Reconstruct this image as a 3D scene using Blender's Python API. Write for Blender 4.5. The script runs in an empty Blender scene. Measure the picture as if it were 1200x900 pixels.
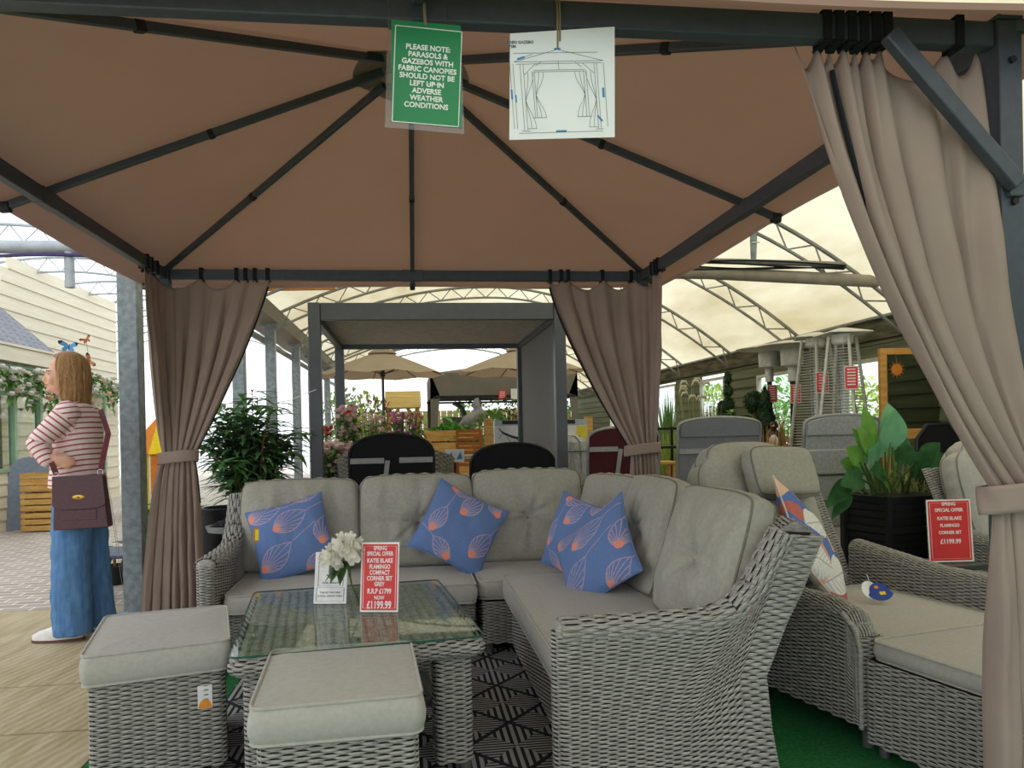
import bpy, math, random
import numpy as np
from mathutils import Matrix, Vector, noise as mnoise
random.seed(7); rng = np.random.default_rng(11)
PI = math.pi
COL = bpy.context.scene.collection

# ---------------------------------------------------------------- materials
MATS = {}
def lin(c):
    if isinstance(c, str):
        c = [int(c[i:i+2], 16) / 255 for i in (0, 2, 4)]
    return tuple(x/12.92 if x <= .04045 else ((x+.055)/1.055)**2.4 for x in c[:3]) + (1,)
def mat(name, c, rough=.7, c2=None, scale=20, metal=0, bump=0, bscale=None, stretch=None, spec=.3, detail=3, trans=0, tcol=None, sheen=0, attr=None):
    """principled material with two-tone noise colour and noise bump"""
    if name in MATS: return MATS[name]
    m = bpy.data.materials.new(name); m.use_nodes = True
    nt = m.node_tree; N = nt.nodes; L = nt.links
    b = N['Principled BSDF']; out = N['Material Output']
    b.inputs['Roughness'].default_value = rough; b.inputs['Metallic'].default_value = metal
    b.inputs['Specular IOR Level'].default_value = spec
    col = lin(c); col2 = lin(c2) if c2 else tuple(x*.85 for x in col[:3]) + (1,)
    tc = N.new('ShaderNodeTexCoord'); mp = N.new('ShaderNodeMapping')
    L.new(tc.outputs['Object'], mp.inputs['Vector'])
    if stretch: mp.inputs['Scale'].default_value = stretch
    nz = N.new('ShaderNodeTexNoise'); nz.inputs['Scale'].default_value = scale; nz.inputs['Detail'].default_value = detail
    L.new(mp.outputs['Vector'], nz.inputs['Vector'])
    rp = N.new('ShaderNodeValToRGB'); rp.color_ramp.elements[0].position = .35; rp.color_ramp.elements[1].position = .65
    rp.color_ramp.elements[0].color = col2; rp.color_ramp.elements[1].color = col
    L.new(nz.outputs['Fac'], rp.inputs['Fac'])
    src = rp.outputs['Color']
    if attr:
        at = N.new('ShaderNodeAttribute'); at.attribute_name = attr
        mx = N.new('ShaderNodeMix'); mx.data_type = 'RGBA'; mx.blend_type = 'MULTIPLY'; mx.inputs['Factor'].default_value = 1
        L.new(at.outputs['Color'], mx.inputs['A']); L.new(src, mx.inputs['B']); src = mx.outputs['Result']
    L.new(src, b.inputs['Base Color'])
    if bump:
        n2 = N.new('ShaderNodeTexNoise'); n2.inputs['Scale'].default_value = bscale or scale*4; n2.inputs['Detail'].default_value = 2
        L.new(mp.outputs['Vector'], n2.inputs['Vector'])
        bp = N.new('ShaderNodeBump'); bp.inputs['Strength'].default_value = bump; bp.inputs['Distance'].default_value = .01
        L.new(n2.outputs['Fac'], bp.inputs['Height']); L.new(bp.outputs['Normal'], b.inputs['Normal'])
    if sheen: b.inputs['Sheen Weight'].default_value = sheen
    if trans:
        t = N.new('ShaderNodeBsdfTranslucent'); t.inputs['Color'].default_value = lin(tcol or c)
        ms = N.new('ShaderNodeMixShader'); ms.inputs['Fac'].default_value = trans
        L.new(b.outputs[0], ms.inputs[1]); L.new(t.outputs[0], ms.inputs[2]); L.new(ms.outputs[0], out.inputs['Surface'])
    MATS[name] = m
    return m
def glass_mat(name, c='ffffff', alpha=.12, rough=.02, ior=1.45, k=1.0):
    if name in MATS: return MATS[name]
    m = bpy.data.materials.new(name); m.use_nodes = True
    nt = m.node_tree; N = nt.nodes; L = nt.links
    N.remove(N['Principled BSDF']); out = N['Material Output']
    tr = N.new('ShaderNodeBsdfTransparent'); tr.inputs['Color'].default_value = lin(c)
    gl = N.new('ShaderNodeBsdfGlossy'); gl.inputs['Roughness'].default_value = rough
    lw = N.new('ShaderNodeLayerWeight'); pw = N.new('ShaderNodeMath'); pw.operation = 'POWER'; pw.inputs[1].default_value = 5; pk = N.new('ShaderNodeMath'); pk.operation = 'MULTIPLY'; pk.inputs[1].default_value = k
    L.new(lw.outputs['Facing'], pw.inputs[0])
    ad = N.new('ShaderNodeMath'); ad.operation = 'MULTIPLY_ADD'; ad.inputs[1].default_value = 1-alpha; ad.inputs[2].default_value = alpha; ad.use_clamp = True
    L.new(pw.outputs[0], pk.inputs[0]); L.new(pk.outputs[0], ad.inputs[0])
    mx = N.new('ShaderNodeMixShader'); L.new(ad.outputs[0], mx.inputs['Fac']); L.new(tr.outputs[0], mx.inputs[1]); L.new(gl.outputs[0], mx.inputs[2])
    L.new(mx.outputs[0], out.inputs['Surface']); MATS[name] = m
    return m

# ---------------------------------------------------------------- sight lines of the 1200x900 photograph
_a = [math.radians(q) for q in (6.86, -.28, -1.19)]
CAMP = Vector((-.04, -3.266, 1.147)); CF, CX0, CY0 = 875., 585.1, 507.8
FWD = Vector((math.sin(_a[0])*math.cos(_a[1]), math.cos(_a[0])*math.cos(_a[1]), math.sin(_a[1])))
_r = Vector((math.cos(_a[0]), -math.sin(_a[0]), 0)); _u = _r.cross(FWD)
RGT = _r*math.cos(_a[2]) + _u*math.sin(_a[2]); UPV = _u*math.cos(_a[2]) - _r*math.sin(_a[2])
def atY(px, py, Y):
    d = FWD + RGT*((px-CX0)/CF) - UPV*((py-CY0)/CF); return CAMP + d*((Y-CAMP.y)/d.y)
def atZ(px, py, z=0):
    d = FWD + RGT*((px-CX0)/CF) - UPV*((py-CY0)/CF); return CAMP + d*((z-CAMP.z)/d.z)
# ---------------------------------------------------------------- mesh builder (world coordinates)
def TR(x=0, y=0, z=0, rz=0, rx=0, ry=0, s=1):
    return Matrix.Translation((x, y, z)) @ Matrix.Rotation(math.radians(rz), 4, 'Z') @ Matrix.Rotation(math.radians(ry), 4, 'Y') @ Matrix.Rotation(math.radians(rx), 4, 'X') @ Matrix.Scale(s, 4)
class MB:
    def __init__(s, M=None):
        s.V = []; s.F = []; s.MI = []; s.n = 0; s.M = M; s.C = []
    def add(s, v, f, mi=0, col=None):
        v = np.asarray(v, float).reshape(-1, 3)
        if s.M is not None:
            A = np.array(s.M); v = v @ A[:3, :3].T + A[:3, 3]
        o = s.n; s.V.append(v); s.n += len(v)
        s.F += [tuple(o + i for i in q) for q in f]; s.MI += [mi]*len(f)
        if col is not None: s.C.append(np.asarray(col, float).reshape(-1, 3))
        return s
    def box(s, c, d, R=None, mi=0):
        x, y, z = [k/2 for k in d]
        v = np.array([(a*x, b*y, e*z) for a in (-1, 1) for b in (-1, 1) for e in (-1, 1)])
        if R is not None: v = v @ np.array(R.to_3x3() if hasattr(R, 'to_3x3') else R).T
        v = v + np.array(c)
        return s.add(v, [(0, 1, 3, 2), (4, 6, 7, 5), (0, 4, 5, 1), (2, 3, 7, 6), (0, 2, 6, 4), (1, 5, 7, 3)], mi)
    def bar(s, p, q, w, h=None, up=(0, 0, 1), mi=0):
        p, q = Vector(p), Vector(q); d = (q-p); ln = d.length; d.normalize(); up = Vector(up)
        if abs(d.dot(up)) > .98: up = Vector((0, 1, 0))
        sx = d.cross(up).normalized(); uz = sx.cross(d).normalized()
        R = np.array([list(sx), list(d), list(uz)]).T
        return s.box((p+q)/2, (w, ln, h or w), R, mi)
    def tube(s, pts, r, n=8, closed=False, cap=True, mi=0, flat=1.0):
        P = np.asarray(pts, float); k = len(P); r = np.broadcast_to(np.asarray(r, float), (k,))
        t = (np.roll(P, -1, 0) - np.roll(P, 1, 0)) if closed else np.gradient(P, axis=0)
        t /= np.linalg.norm(t, axis=1)[:, None] + 1e-12
        u = np.array([0, 0, 1.]) if abs(t[0][2]) < .9 else np.array([1., 0, 0])
        rings = []
        for i in range(k):
            u = u - t[i]*u.dot(t[i]); u /= np.linalg.norm(u) + 1e-12; w = np.cross(t[i], u)
            a = np.arange(n)/n*2*PI
            rings.append(P[i] + r[i]*(np.cos(a)[:, None]*u*flat + np.sin(a)[:, None]*w))
        v = np.concatenate(rings); f = []
        for i in range(k if closed else k-1):
            i2 = (i+1) % k
            f += [(i*n+j, i*n+(j+1) % n, i2*n+(j+1) % n, i2*n+j) for j in range(n)]
        if cap and not closed: f += [tuple(range(n-1, -1, -1)), tuple((k-1)*n+j for j in range(n))]
        return s.add(v, f, mi)
    def lathe(s, prof, n=24, c=(0, 0, 0), mi=0, sx=1, sy=1):
        k = len(prof); a = np.arange(n)/n*2*PI
        v = np.concatenate([np.stack([c[0]+r*np.cos(a)*sx, c[1]+r*np.sin(a)*sy, np.full(n, c[2]+z)], 1) for r, z in prof])
        f = [(i*n+j, i*n+(j+1) % n, (i+1)*n+(j+1) % n, (i+1)*n+j) for i in range(k-1) for j in range(n)]
        f += [tuple(range(n-1, -1, -1)), tuple((k-1)*n+j for j in range(n))]
        return s.add(v, f, mi)
    def grid(s, P, closed=False, mi=0, col=None, flip=False):
        a, b = P.shape[:2]; f = []
        for i in range(a if closed else a-1):
            i2 = (i+1) % a
            for j in range(b-1):
                q = (i*b+j, i2*b+j, i2*b+j+1, i*b+j+1)
                f.append(q[::-1] if flip else q)
        return s.add(P.reshape(-1, 3), f, mi, col)
    def prism(s, o, fn, d0, d1, mi=0):
        """outline (2D list) extruded: fn(a, b, d) -> xyz"""
        n = len(o); v = [fn(a, b, d0) for a, b in o] + [fn(a, b, d1) for a, b in o]
        f = [tuple(range(n-1, -1, -1)), tuple(range(n, 2*n))] + [(i, (i+1) % n, n+(i+1) % n, n+i) for i in range(n)]
        return s.add(v, f, mi)
    def ell(s, c, r, n=12, m=8, mi=0, R=None):
        v = []
        for i in range(m+1):
            th = PI*i/m
            for j in range(n):
                ph = 2*PI*j/n; v.append((r[0]*math.sin(th)*math.cos(ph), r[1]*math.sin(th)*math.sin(ph), r[2]*math.cos(th)))
        v = np.array(v)
        if R is not None: v = v @ np.array(R.to_3x3()).T
        f = [(i*n+j, (i+1)*n+j, (i+1)*n+(j+1) % n, i*n+(j+1) % n) for i in range(m) for j in range(n)]
        return s.add(v + np.array(c), f, mi)
    def leaf(s, p, d, L, w, bend=.3, up=(0, 0, 1), n=5, mi=0, fold=.25, tip=.0):
        """one leaf blade from p along d, drooping by bend"""
        p, d, up = Vector(p), Vector(d).normalized(), Vector(up)
        sd = d.cross(up)
        if sd.length < .05: sd = Vector((1, 0, 0))
        sd.normalize(); nn = sd.cross(d).normalized(); v = []
        for i in range(n+1):
            t = i/n; q = p + d*(L*t) - Vector((0, 0, 1))*(bend*L*t*t)
            ww = w*max(tip, math.sin(PI*min(1, .08+.92*t)**.75))*.5
            v += [q - sd*ww + nn*(fold*ww), q, q + sd*ww + nn*(fold*ww)]
        f = []
        for i in range(n):
            a = 3*i; f += [(a, a+1, a+4, a+3), (a+1, a+2, a+5, a+4)]
        return s.add([tuple(q) for q in v], f, mi)
    def build(s, name, mats, parent=None, smooth=True, ang=40, bevel=0, solid=0, kind=None, label=None, seg=2, sub=0):
        me = bpy.data.meshes.new(name)
        V = np.concatenate(s.V) if s.V else np.zeros((0, 3))
        me.from_pydata(V.tolist(), [], s.F)
        for m in (mats if isinstance(mats, (list, tuple)) else [mats]): me.materials.append(m)
        me.polygons.foreach_set('material_index', s.MI)
        if s.C:
            ca = me.color_attributes.new('Col', 'FLOAT_COLOR', 'POINT'); C = np.concatenate(s.C)
            ca.data.foreach_set('color', np.c_[C, np.ones(len(C))].astype(np.float32).ravel())
        if smooth:
            me.polygons.foreach_set('use_smooth', [True]*len(me.polygons)); me.set_sharp_from_angle(angle=math.radians(ang))
        me.update()
        o = bpy.data.objects.new(name, me); COL.objects.link(o)
        if solid:
            md = o.modifiers.new('solid', 'SOLIDIFY'); md.thickness = solid; md.offset = 0
        if bevel:
            md = o.modifiers.new('bevel', 'BEVEL'); md.width = bevel; md.segments = seg; md.limit_method = 'ANGLE'; md.angle_limit = math.radians(35)
        if sub:
            md = o.modifiers.new('sub', 'SUBSURF'); md.levels = sub; md.render_levels = sub
        put(o, parent)
        if kind: o['kind'] = kind
        if label: o['label'] = label
        return o
ROOT = {}
def put(o, parent):
    if parent is not None:
        o.parent = parent
        if parent.name in ROOT: o.matrix_parent_inverse = ROOT[parent.name].inverted()
def thing(name, label, cat, loc=(0, 0, 0), group=None, rz=0):
    o = bpy.data.objects.new(name, None); COL.objects.link(o); o.location = loc; o.rotation_euler = (0, 0, math.radians(rz))
    o.empty_display_size = .1
    ROOT[o.name] = TR(*loc, rz=rz); return tag(o, label, cat, group)
def tag(o, label, cat, group=None):
    o['label'] = label; o['category'] = cat
    if group: o['group'] = group
    return o
def struct(o): o['kind'] = 'structure'; return o
def text(s, size, M, m, parent, name='lettering', bold=.02, align='CENTER', ext=.0004, sp=1, sx=1):
    cu = bpy.data.curves.new(name, 'FONT'); cu.body = s; cu.size = size; cu.align_x = align; cu.align_y = 'CENTER'
    cu.extrude = ext; cu.offset = bold*size; cu.space_line = sp; cu.resolution_u = 3; cu.materials.append(m)
    tmp = bpy.data.objects.new('tmp', cu); me = bpy.data.meshes.new_from_object(tmp)   # letters as a mesh
    bpy.data.objects.remove(tmp); bpy.data.curves.remove(cu); me.name = name
    o = bpy.data.objects.new(name, me); COL.objects.link(o)
    o.parent = parent
    pi = ROOT.get(parent.name, Matrix.Identity(4))
    o.matrix_parent_inverse = pi.inverted(); o.matrix_basis = M @ Matrix.Diagonal((sx, 1, 1, 1))
    return o
def frameM(o, ux, uz):
    """matrix with local x = ux, local y = uz (text up), origin o"""
    ux = Vector(ux).normalized(); uz = Vector(uz); uz = (uz - ux*uz.dot(ux)).normalized(); n = ux.cross(uz)
    M = Matrix((ux, uz, n)).transposed().to_4x4(); M.translation = Vector(o); return M

# ---------------------------------------------------------------- wicker
WK = mat('wicker_strand', 'aeaba4', .55, c2='878580', scale=35, spec=.3, stretch=(1, 1, 6), bump=.15, bscale=200)
WKB = mat('wicker_core', '35332f', .9)
def wicker(mb, S, wu, wv, row=.0076, stake=.034, flip=False, amp=.0052, closed=False):
    """woven surface: S(u, v) -> (..., 3) on the unit square, wu along the strands, wv across the rows"""
    ns = max(2, int(round(wu/stake))); ns += ns % 2
    nr = max(2, int(round(wv/row))); q = 4
    u = np.linspace(0, 1, ns*q+1); tt = np.array([-.62, -.3, .3, .62]); hp = np.array([0, .85, .85, 0])
    rr = np.arange(nr); w = np.sin(PI*(u[:, None]*ns + rr[None])); w = np.sign(w)*np.abs(w)**.6
    vv = (rr[None, :, None] + .5 + tt[None, None]*(.66+.34*w)[:, :, None]*1.12)/nr          # wide where a strand rides over, narrow where it dips
    Vv = np.clip(vv.reshape(len(u), -1), 0, 1); U = np.broadcast_to(u[:, None], Vv.shape)
    e = 1e-3
    def nrm(U, Vv):
        du = S(np.clip(U+e, 0, 1), Vv) - S(np.clip(U-e, 0, 1), Vv); dv = S(U, np.clip(Vv+e, 0, 1)) - S(U, np.clip(Vv-e, 0, 1))
        n = np.cross(du, dv); return n/(np.linalg.norm(n, axis=-1, keepdims=True)+1e-12)*(-1 if flip else 1)
    P = S(U, Vv); Nn = nrm(U, Vv)
    h = (amp*w)[:, :, None] + hp[None, None]*row*.38
    P = P + Nn*h.reshape(len(u), -1)[..., None]
    P = P.reshape(len(u), nr, 4, 3)
    for r in range(nr): mb.grid(P[:, r], mi=0, flip=flip)
    ub = np.linspace(0, 1, ns+1); vb = np.linspace(0, 1, max(3, nr//2)); U, Vv = np.meshgrid(ub, vb, indexing='ij')
    mb.grid(S(U, Vv) - nrm(U, Vv)*amp*1.1, mi=1, flip=flip)
def rrect(w, d, r, n=8):
    pts = []
    for cx, cy, a0 in ((w/2-r, d/2-r, 0), (-w/2+r, d/2-r, 90), (-w/2+r, -d/2+r, 180), (w/2-r, -d/2+r, 270)):
        for i in range(n+1):
            a = math.radians(a0+90*i/n); pts.append((cx+r*math.cos(a), cy+r*math.sin(a)))
    pts.append(pts[0]); return np.array(pts)
def along(pts):
    pts = np.asarray(pts, float); L = np.r_[0, np.cumsum(np.linalg.norm(np.diff(pts, axis=0), axis=1))]
    return (lambda u: np.stack([np.interp(u*L[-1], L, pts[:, i]) for i in range(pts.shape[1])], -1)), L[-1]
def wicker_box(mb, w, d, z0, z1, r=.03, c=(0, 0), taper=0, row=.0076, stake=.034):
    f, L = along(rrect(w, d, r))
    def S(u, v):
        p = f(u)*(1 + taper*(1-v))[..., None]
        return np.stack([p[..., 0]+c[0], p[..., 1]+c[1], z0 + v*(z1-z0)], -1)
    wicker(mb, S, L, z1-z0, row, stake)
    mb.box((c[0], c[1], (z0+z1)/2), (w-.03, d-.03, z1-z0-.01), mi=1)

# ---------------------------------------------------------------- soft goods
def nz3(P, sc, seed=0):
    s = seed*7.31
    return np.array([mnoise.noise((p[0]*sc+s, p[1]*sc-s, p[2]*sc+s*.5)) for p in P.reshape(-1, 3)]).reshape(P.shape[:-1])
def seat_cushion(w, d, h, M, name, mats, parent=None, r=.04, crown=.012, seed=1, n=22, wr=.004):
    """boxed cushion: w along x, d along y, base at z 0; piping on both rims"""
    ring = rrect(w, d, r, 5)[:-1]; k = len(ring)
    fr = [0, .18, .36, .54, .7, .82, .9, .95, .985, 1]
    def rim(s, z, bulge=0): return np.c_[ring*(s) + ring/np.linalg.norm(ring, axis=1)[:, None]*bulge, np.full(k, z)]
    rows = [np.c_[ring*f, np.full(k, h*.96 + crown*(1-f**3))] for f in fr]
    rows += [rim(1, h*.93, .004), rim(1, h*.72, .012), rim(1, h*.5, .015), rim(1, h*.28, .012), rim(1, h*.06, .004)]
    rows += [np.c_[ring*f, np.full(k, 0.0)] for f in (.98, .5, 0.01)]
    P = np.array(rows)
    P[..., 2] += nz3(P, 9, seed)*wr*2 + nz3(P, 26, seed)*wr*.6; P[-3:, :, 2] = np.maximum(P[-3:, :, 2], 0)
    P[10:15, :, :2] += (nz3(P[10:15], 14, seed+3)*wr*1.3)[..., None]*np.sign(P[10:15, :, :2])
    mb = MB(M); mb.grid(np.concatenate([P, P[:, :1]], 1), flip=True)
    o = mb.build(name, mats, parent, ang=75)
    pp = MB(M)
    pp.tube(P[10] + np.array([0, 0, .004]), .0045, 6, closed=True); pp.tube(P[14], .0045, 6, closed=True)
    pp.build('piping', mats, o)
    return o
def pillow(w, h, t, M, name, mats, parent=None, n=40, seed=1, tuft=0, paint=None, pipe=True, pw=.5, pinch=.05, wr=.006, boxy=0, pmat=None, gus=0, rnd=0, folds=1):
    """scatter/back cushion in the local xz plane (x width, z height, base z=0), facing -y"""
    a = np.linspace(-1, 1, n); X, Z = np.meshgrid(a, a, indexing='ij')
    px = X*(1 - pinch*(1-Z**2)*np.abs(X)); pz = Z*(1 - pinch*(1-X**2)*np.abs(Z))
    # round the corners a touch
    cr = np.clip(np.abs(X)*np.abs(Z), 0, 1)**6*(.05 if gus else 0)
    px *= 1-cr; pz *= 1-cr
    if rnd:
        k = rnd*(np.abs(X)*np.abs(Z))**3*np.where(Z > 0, 1, .25); px = px*(1-k); pz = pz*(1-k)
    th = t/2*((1-X**2).clip(0)**pw*(1-Z**2).clip(0)**pw)
    base = np.stack([px*w/2, np.zeros_like(px), (pz+1)*h/2], -1)
    wk = nz3(base, 7, seed)*wr*1.6 + nz3(base*np.array([1, 1, .5]), 18, seed+2)*wr
    env = ((1-X**2)*(1-Z**2)).clip(0)**.35
    tf = 0
    if tuft:
        r2 = (px*w/2)**2 + ((pz)*h/2+.02)**2; r = np.sqrt(r2); an = np.arctan2(pz, px)
        wob = np.array([mnoise.noise((q*1.7, seed*3.1, 0)) for q in an.ravel()]).reshape(an.shape)
        tf = -tuft*np.exp(-r/.045) - tuft*.5*np.exp(-r/.13) - folds*.018*np.exp(-r/.2)*np.abs(np.sin(an*3.5+seed+wob*2))**3*np.clip(r/.03, 0, 1)
    de = np.minimum(1-np.abs(X), 1-np.abs(Z)); al = np.where(np.abs(X) > np.abs(Z), base[..., 2], base[..., 0])
    if gus: wk = wk - .006*np.exp(-de/.10)*np.clip(de/.03, 0, 1)*np.clip(np.sin(al*95+seed+4*nz3(base, 6, seed+5))+.2, 0, 1)
    fr = base.copy(); bk = base.copy()
    fr[..., 1] = -(th + (wk+tf)*env) - gus/2; bk[..., 1] = th*.9 + wk*env*.5 + gus/2
    mb = MB(M); c = None
    if paint is not None:
        c = paint(px, pz).reshape(-1, 3)
    mb.grid(fr, col=c, flip=False); mb.grid(bk, col=c, flip=True)
    def rimof(g): return np.concatenate([g[:, 0], g[-1, 1:], g[-2::-1, -1], g[0, -2:0:-1]])
    if gus:
        ef, eb = rimof(fr), rimof(bk); cc = ef.mean(0); o2 = ef-cc; o2[:, 1] = 0; o2 /= np.linalg.norm(o2, axis=1)[:, None]+1e-9
        L_ = np.r_[0, np.cumsum(np.linalg.norm(np.diff(ef, axis=0), axis=1))]
        G = [ef*(1-t)+eb*t + o2*((.012+.004*np.sin(L_*80+seed))*math.sin(PI*t))[:, None] for t in np.linspace(0, 1, 6)]
        mb.grid(np.array(G).transpose(1, 0, 2), closed=True)
    o = mb.build(name, mats, parent, ang=80)
    if gus:
        MB(M).tube(rimof(bk), .0045, 6, closed=True).build('piping', pmat or mats, o)
    if pipe:
        e = np.concatenate([fr[:, 0], fr[-1, 1:], fr[-2::-1, -1], fr[0, -2:0:-1]])
        MB(M).tube(e, .0045, 6, closed=True).build('piping', pmat or mats, o)
    if tuft:
        i = np.argmin(np.abs(px)+np.abs(pz+.04*2/h*.5)); p = fr.reshape(-1, 3)[i]
        MB(M).ell((p[0], p[1]+.001, p[2]), (.014, .007, .014), 10, 6).build('button', pmat or mats, o)
    return o
SKY, SUN, EXPO = 1.0, 3.0, 0.8
# ================================================================ SETTING
CONC = mat('brushed_concrete', 'bfb192', .9, c2='ad9c7a', scale=3, stretch=(6, .8, 1), bump=.25, bscale=12)
# brushed diagonal lines on the concrete
def concrete_lines(m):
    nt = m.node_tree; N = nt.nodes; L = nt.links; b = N['Principled BSDF']
    tc = N.new('ShaderNodeTexCoord'); mp = N.new('ShaderNodeMapping'); mp.inputs['Rotation'].default_value = (0, 0, math.radians(17))
    L.new(tc.outputs['Object'], mp.inputs['Vector'])
    w = N.new('ShaderNodeTexWave'); w.inputs['Scale'].default_value = 7; w.inputs['Distortion'].default_value = 2.5; w.inputs['Detail'].default_value = 3; w.inputs['Detail Scale'].default_value = 2
    L.new(mp.outputs[0], w.inputs['Vector'])
    bp = N.new('ShaderNodeBump'); bp.inputs['Strength'].default_value = .16; bp.inputs['Distance'].default_value = .02
    L.new(w.outputs['Fac'], bp.inputs['Height']); L.new(bp.outputs[0], b.inputs['Normal'])
    src = b.inputs['Base Color'].links[0].from_socket
    mx = N.new('ShaderNodeMix'); mx.data_type = 'RGBA'; mx.blend_type = 'MULTIPLY'; mx.inputs['Factor'].default_value = .10
    L.new(src, mx.inputs['A']); L.new(w.outputs['Color'], mx.inputs['B']); L.new(mx.outputs['Result'], b.inputs['Base Color'])
concrete_lines(CONC)
def brick_mat(name, c1, c2, mort, sc, bw=.5, rh=.25, ms=.03, rot=0):
    m = mat(name, c1, .85); nt = m.node_tree; N = nt.nodes; L = nt.links; b = N['Principled BSDF']
    tc = N.new('ShaderNodeTexCoord'); mp = N.new('ShaderNodeMapping'); mp.inputs['Rotation'].default_value = (0, 0, math.radians(rot))
    L.new(tc.outputs['Object'], mp.inputs['Vector'])
    t = N.new('ShaderNodeTexBrick'); t.inputs['Scale'].default_value = sc; t.inputs['Mortar Size'].default_value = ms
    t.inputs['Brick Width'].default_value = bw; t.inputs['Row Height'].default_value = rh
    t.inputs['Color1'].default_value = lin(c1); t.inputs['Color2'].default_value = lin(c2); t.inputs['Mortar'].default_value = lin(mort)
    L.new(mp.outputs[0], t.inputs['Vector']); L.new(t.outputs['Color'], b.inputs['Base Color'])
    return m
PAVE = brick_mat('grey_block_paving', 'b5aaa0', 'a1968d', 'e6ded2', 2.4, .5, .25, .016, 0)
TURF = mat('green_turf', '2f8a4c', .95, c2='1c6a35', scale=90, bump=.8, bscale=420, detail=6)
def slab(name, x0, x1, y0, y1, z0, z1, m, kind=True):
    b = MB(); b.box(((x0+x1)/2, (y0+y1)/2, (z0+z1)/2), (x1-x0, y1-y0, z1-z0)); o = b.build(name, m, smooth=False)
    return struct(o) if kind else o
slab('floor_slab', -9, 9, -8, 24, -.2, -.012, mat('base_concrete', '9c9484', .9))
# concrete strips with open joints
b = MB()
for x0, x1, y0, y1 in ((-9, -1.2, -.15, .43), (-9, -1.2, .445, 2.08), (-9, -1.2, -8, -.165), (-1.2, 4.4, 1.62, 2.08)):
    b.box(((x0+x1)/2, (y0+y1)/2, -.006), (x1-x0, y1-y0, .012))
struct(b.build('floor', CONC, bevel=.003))
slab('floor_paving', -9, 4.4, 2.09, 24, -.012, -.001, PAVE)
slab('floor_turf', -1.19, 4.4, -8, 1.6, -.012, .004, TURF)

FILM = mat('cream_film', 'f4ecd2', .6, c2='e9dcb4', scale=1.6, stretch=(1, .25, 1), trans=.75, tcol='c3bba0', detail=5)
def blotch(m, c1, c2):
    nt = m.node_tree; N = nt.nodes; t = [n for n in N if n.type == 'BSDF_TRANSLUCENT'][0]; mp = [n for n in N if n.type == 'MAPPING'][0]
    z = N.new('ShaderNodeTexNoise'); z.inputs['Scale'].default_value = 1.1; z.inputs['Detail'].default_value = 7; z.inputs['Roughness'].default_value = .65; nt.links.new(mp.outputs[0], z.inputs['Vector'])
    r = N.new('ShaderNodeValToRGB'); r.color_ramp.elements[0].position = .3; r.color_ramp.elements[1].position = .6; r.color_ramp.elements[0].color = lin(c1); r.color_ramp.elements[1].color = lin(c2)
    nt.links.new(z.outputs['Fac'], r.inputs['Fac']); nt.links.new(r.outputs['Color'], t.inputs['Color'])
blotch(FILM, '8f8568', 'b2ad98')
FILM2 = mat('white_film', 'f6f8fb', .6, c2='eef1f5', scale=1.6, trans=.8, tcol='d2d6da')
def arch_r(x):
    return 3.45 - (.127 if x > 1.3 else .078)*(x-1.3)**2
def arch_l(x):
    return 3.95 - .1*(x+5.3)**2
def film(name, fn, x0, x1, m, y0=-4.6, y1=17.5):
    xs = np.linspace(x0, x1, 40); ys = np.linspace(y0, y1, 12)
    P = np.array([[(x, y, fn(x)+.035) for y in ys] for x in xs]); b = MB(); b.grid(P)
    return struct(b.build(name, m, ang=60))
film('ceiling_film', arch_r, -1.9, 4.62, FILM, y1=16.6)
film('ceiling_film_side', arch_l, -8.6, -1.98, FILM2)
STEEL = mat('dull_steel', '9a9b98', .5, c2='83847f', scale=8, metal=.3)
STEELW = mat('pale_steel', 'aeb3b6', .5, c2='9ba0a3', scale=8, metal=.2)
GALV = mat('galvanised_steel', '9aa3a8', .5, c2='7c878d', scale=22, metal=.25, detail=6)
def truss(n, y, fn, x0, x1, m, drop=.17):
    b = MB(); xs = np.linspace(x0, x1, 36); up = [(x, y, fn(x)) for x in xs]
    lo = []
    for x in xs:
        sl = (fn(x+.01)-fn(x-.01))/.02; k = 1/math.sqrt(1+sl*sl)
        lo.append((x+sl*k*drop, y, fn(x)-k*drop))
    b.tube(up, .021, 6); b.tube(lo, .017, 6)
    for i in range(0, 35, 1):
        if i % 2 == 0: b.tube([up[i], lo[i+1]], .008, 5)
        else: b.tube([lo[i], up[i+1]], .008, 5)
    return struct(b.build('trim_%d' % n, m))
k = 1
for i in range(-5, 8):
    y = 3.1+1.87*i
    if y < 16.6: truss(k, y, arch_r, -1.92, 4.56, STEEL); k += 1
    truss(k, y+.3, arch_l, -8.5, -1.98, STEELW, .22); k += 1
# gutter between the two tunnels
g = MB(); pr = [(-2.16, 2.62), (-1.74, 2.62), (-1.68, 2.76), (-1.74, 2.76), (-1.80, 2.68), (-2.10, 2.68), (-2.16, 2.76), (-2.22, 2.76)]
g.prism(pr, lambda a, b_, d: (a, d, b_), -7.5, 17.5); struct(g.build('trim_%d' % k, mat('gutter_grey', '8f8a7c', .7), smooth=False)); k += 1
g = MB(); g.tube([(-1.98, -7, 2.42), (-1.98, 17, 2.42)], .04, 10); struct(g.build('trim_%d' % k, STEEL)); k += 1
# galvanised square posts carrying the gutter
for j, y in enumerate((1.93, 5.1, 7.0, 9.25, 11.2, 13.9, 16.2)):
    b = MB(); b.box((-1.855, y, 1.31), (.125, .125, 2.62)); b.box((-1.855, y, .006), (.2, .2, .012))
    b.box((-1.855, y, 2.60), (.22, .16, .05)); b.tube([(-1.92, y, 1.9), (-1.92, y, 2.2)], .01, 6)
    struct(b.build('column_%d' % (j+1), GALV, bevel=.008))

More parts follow.
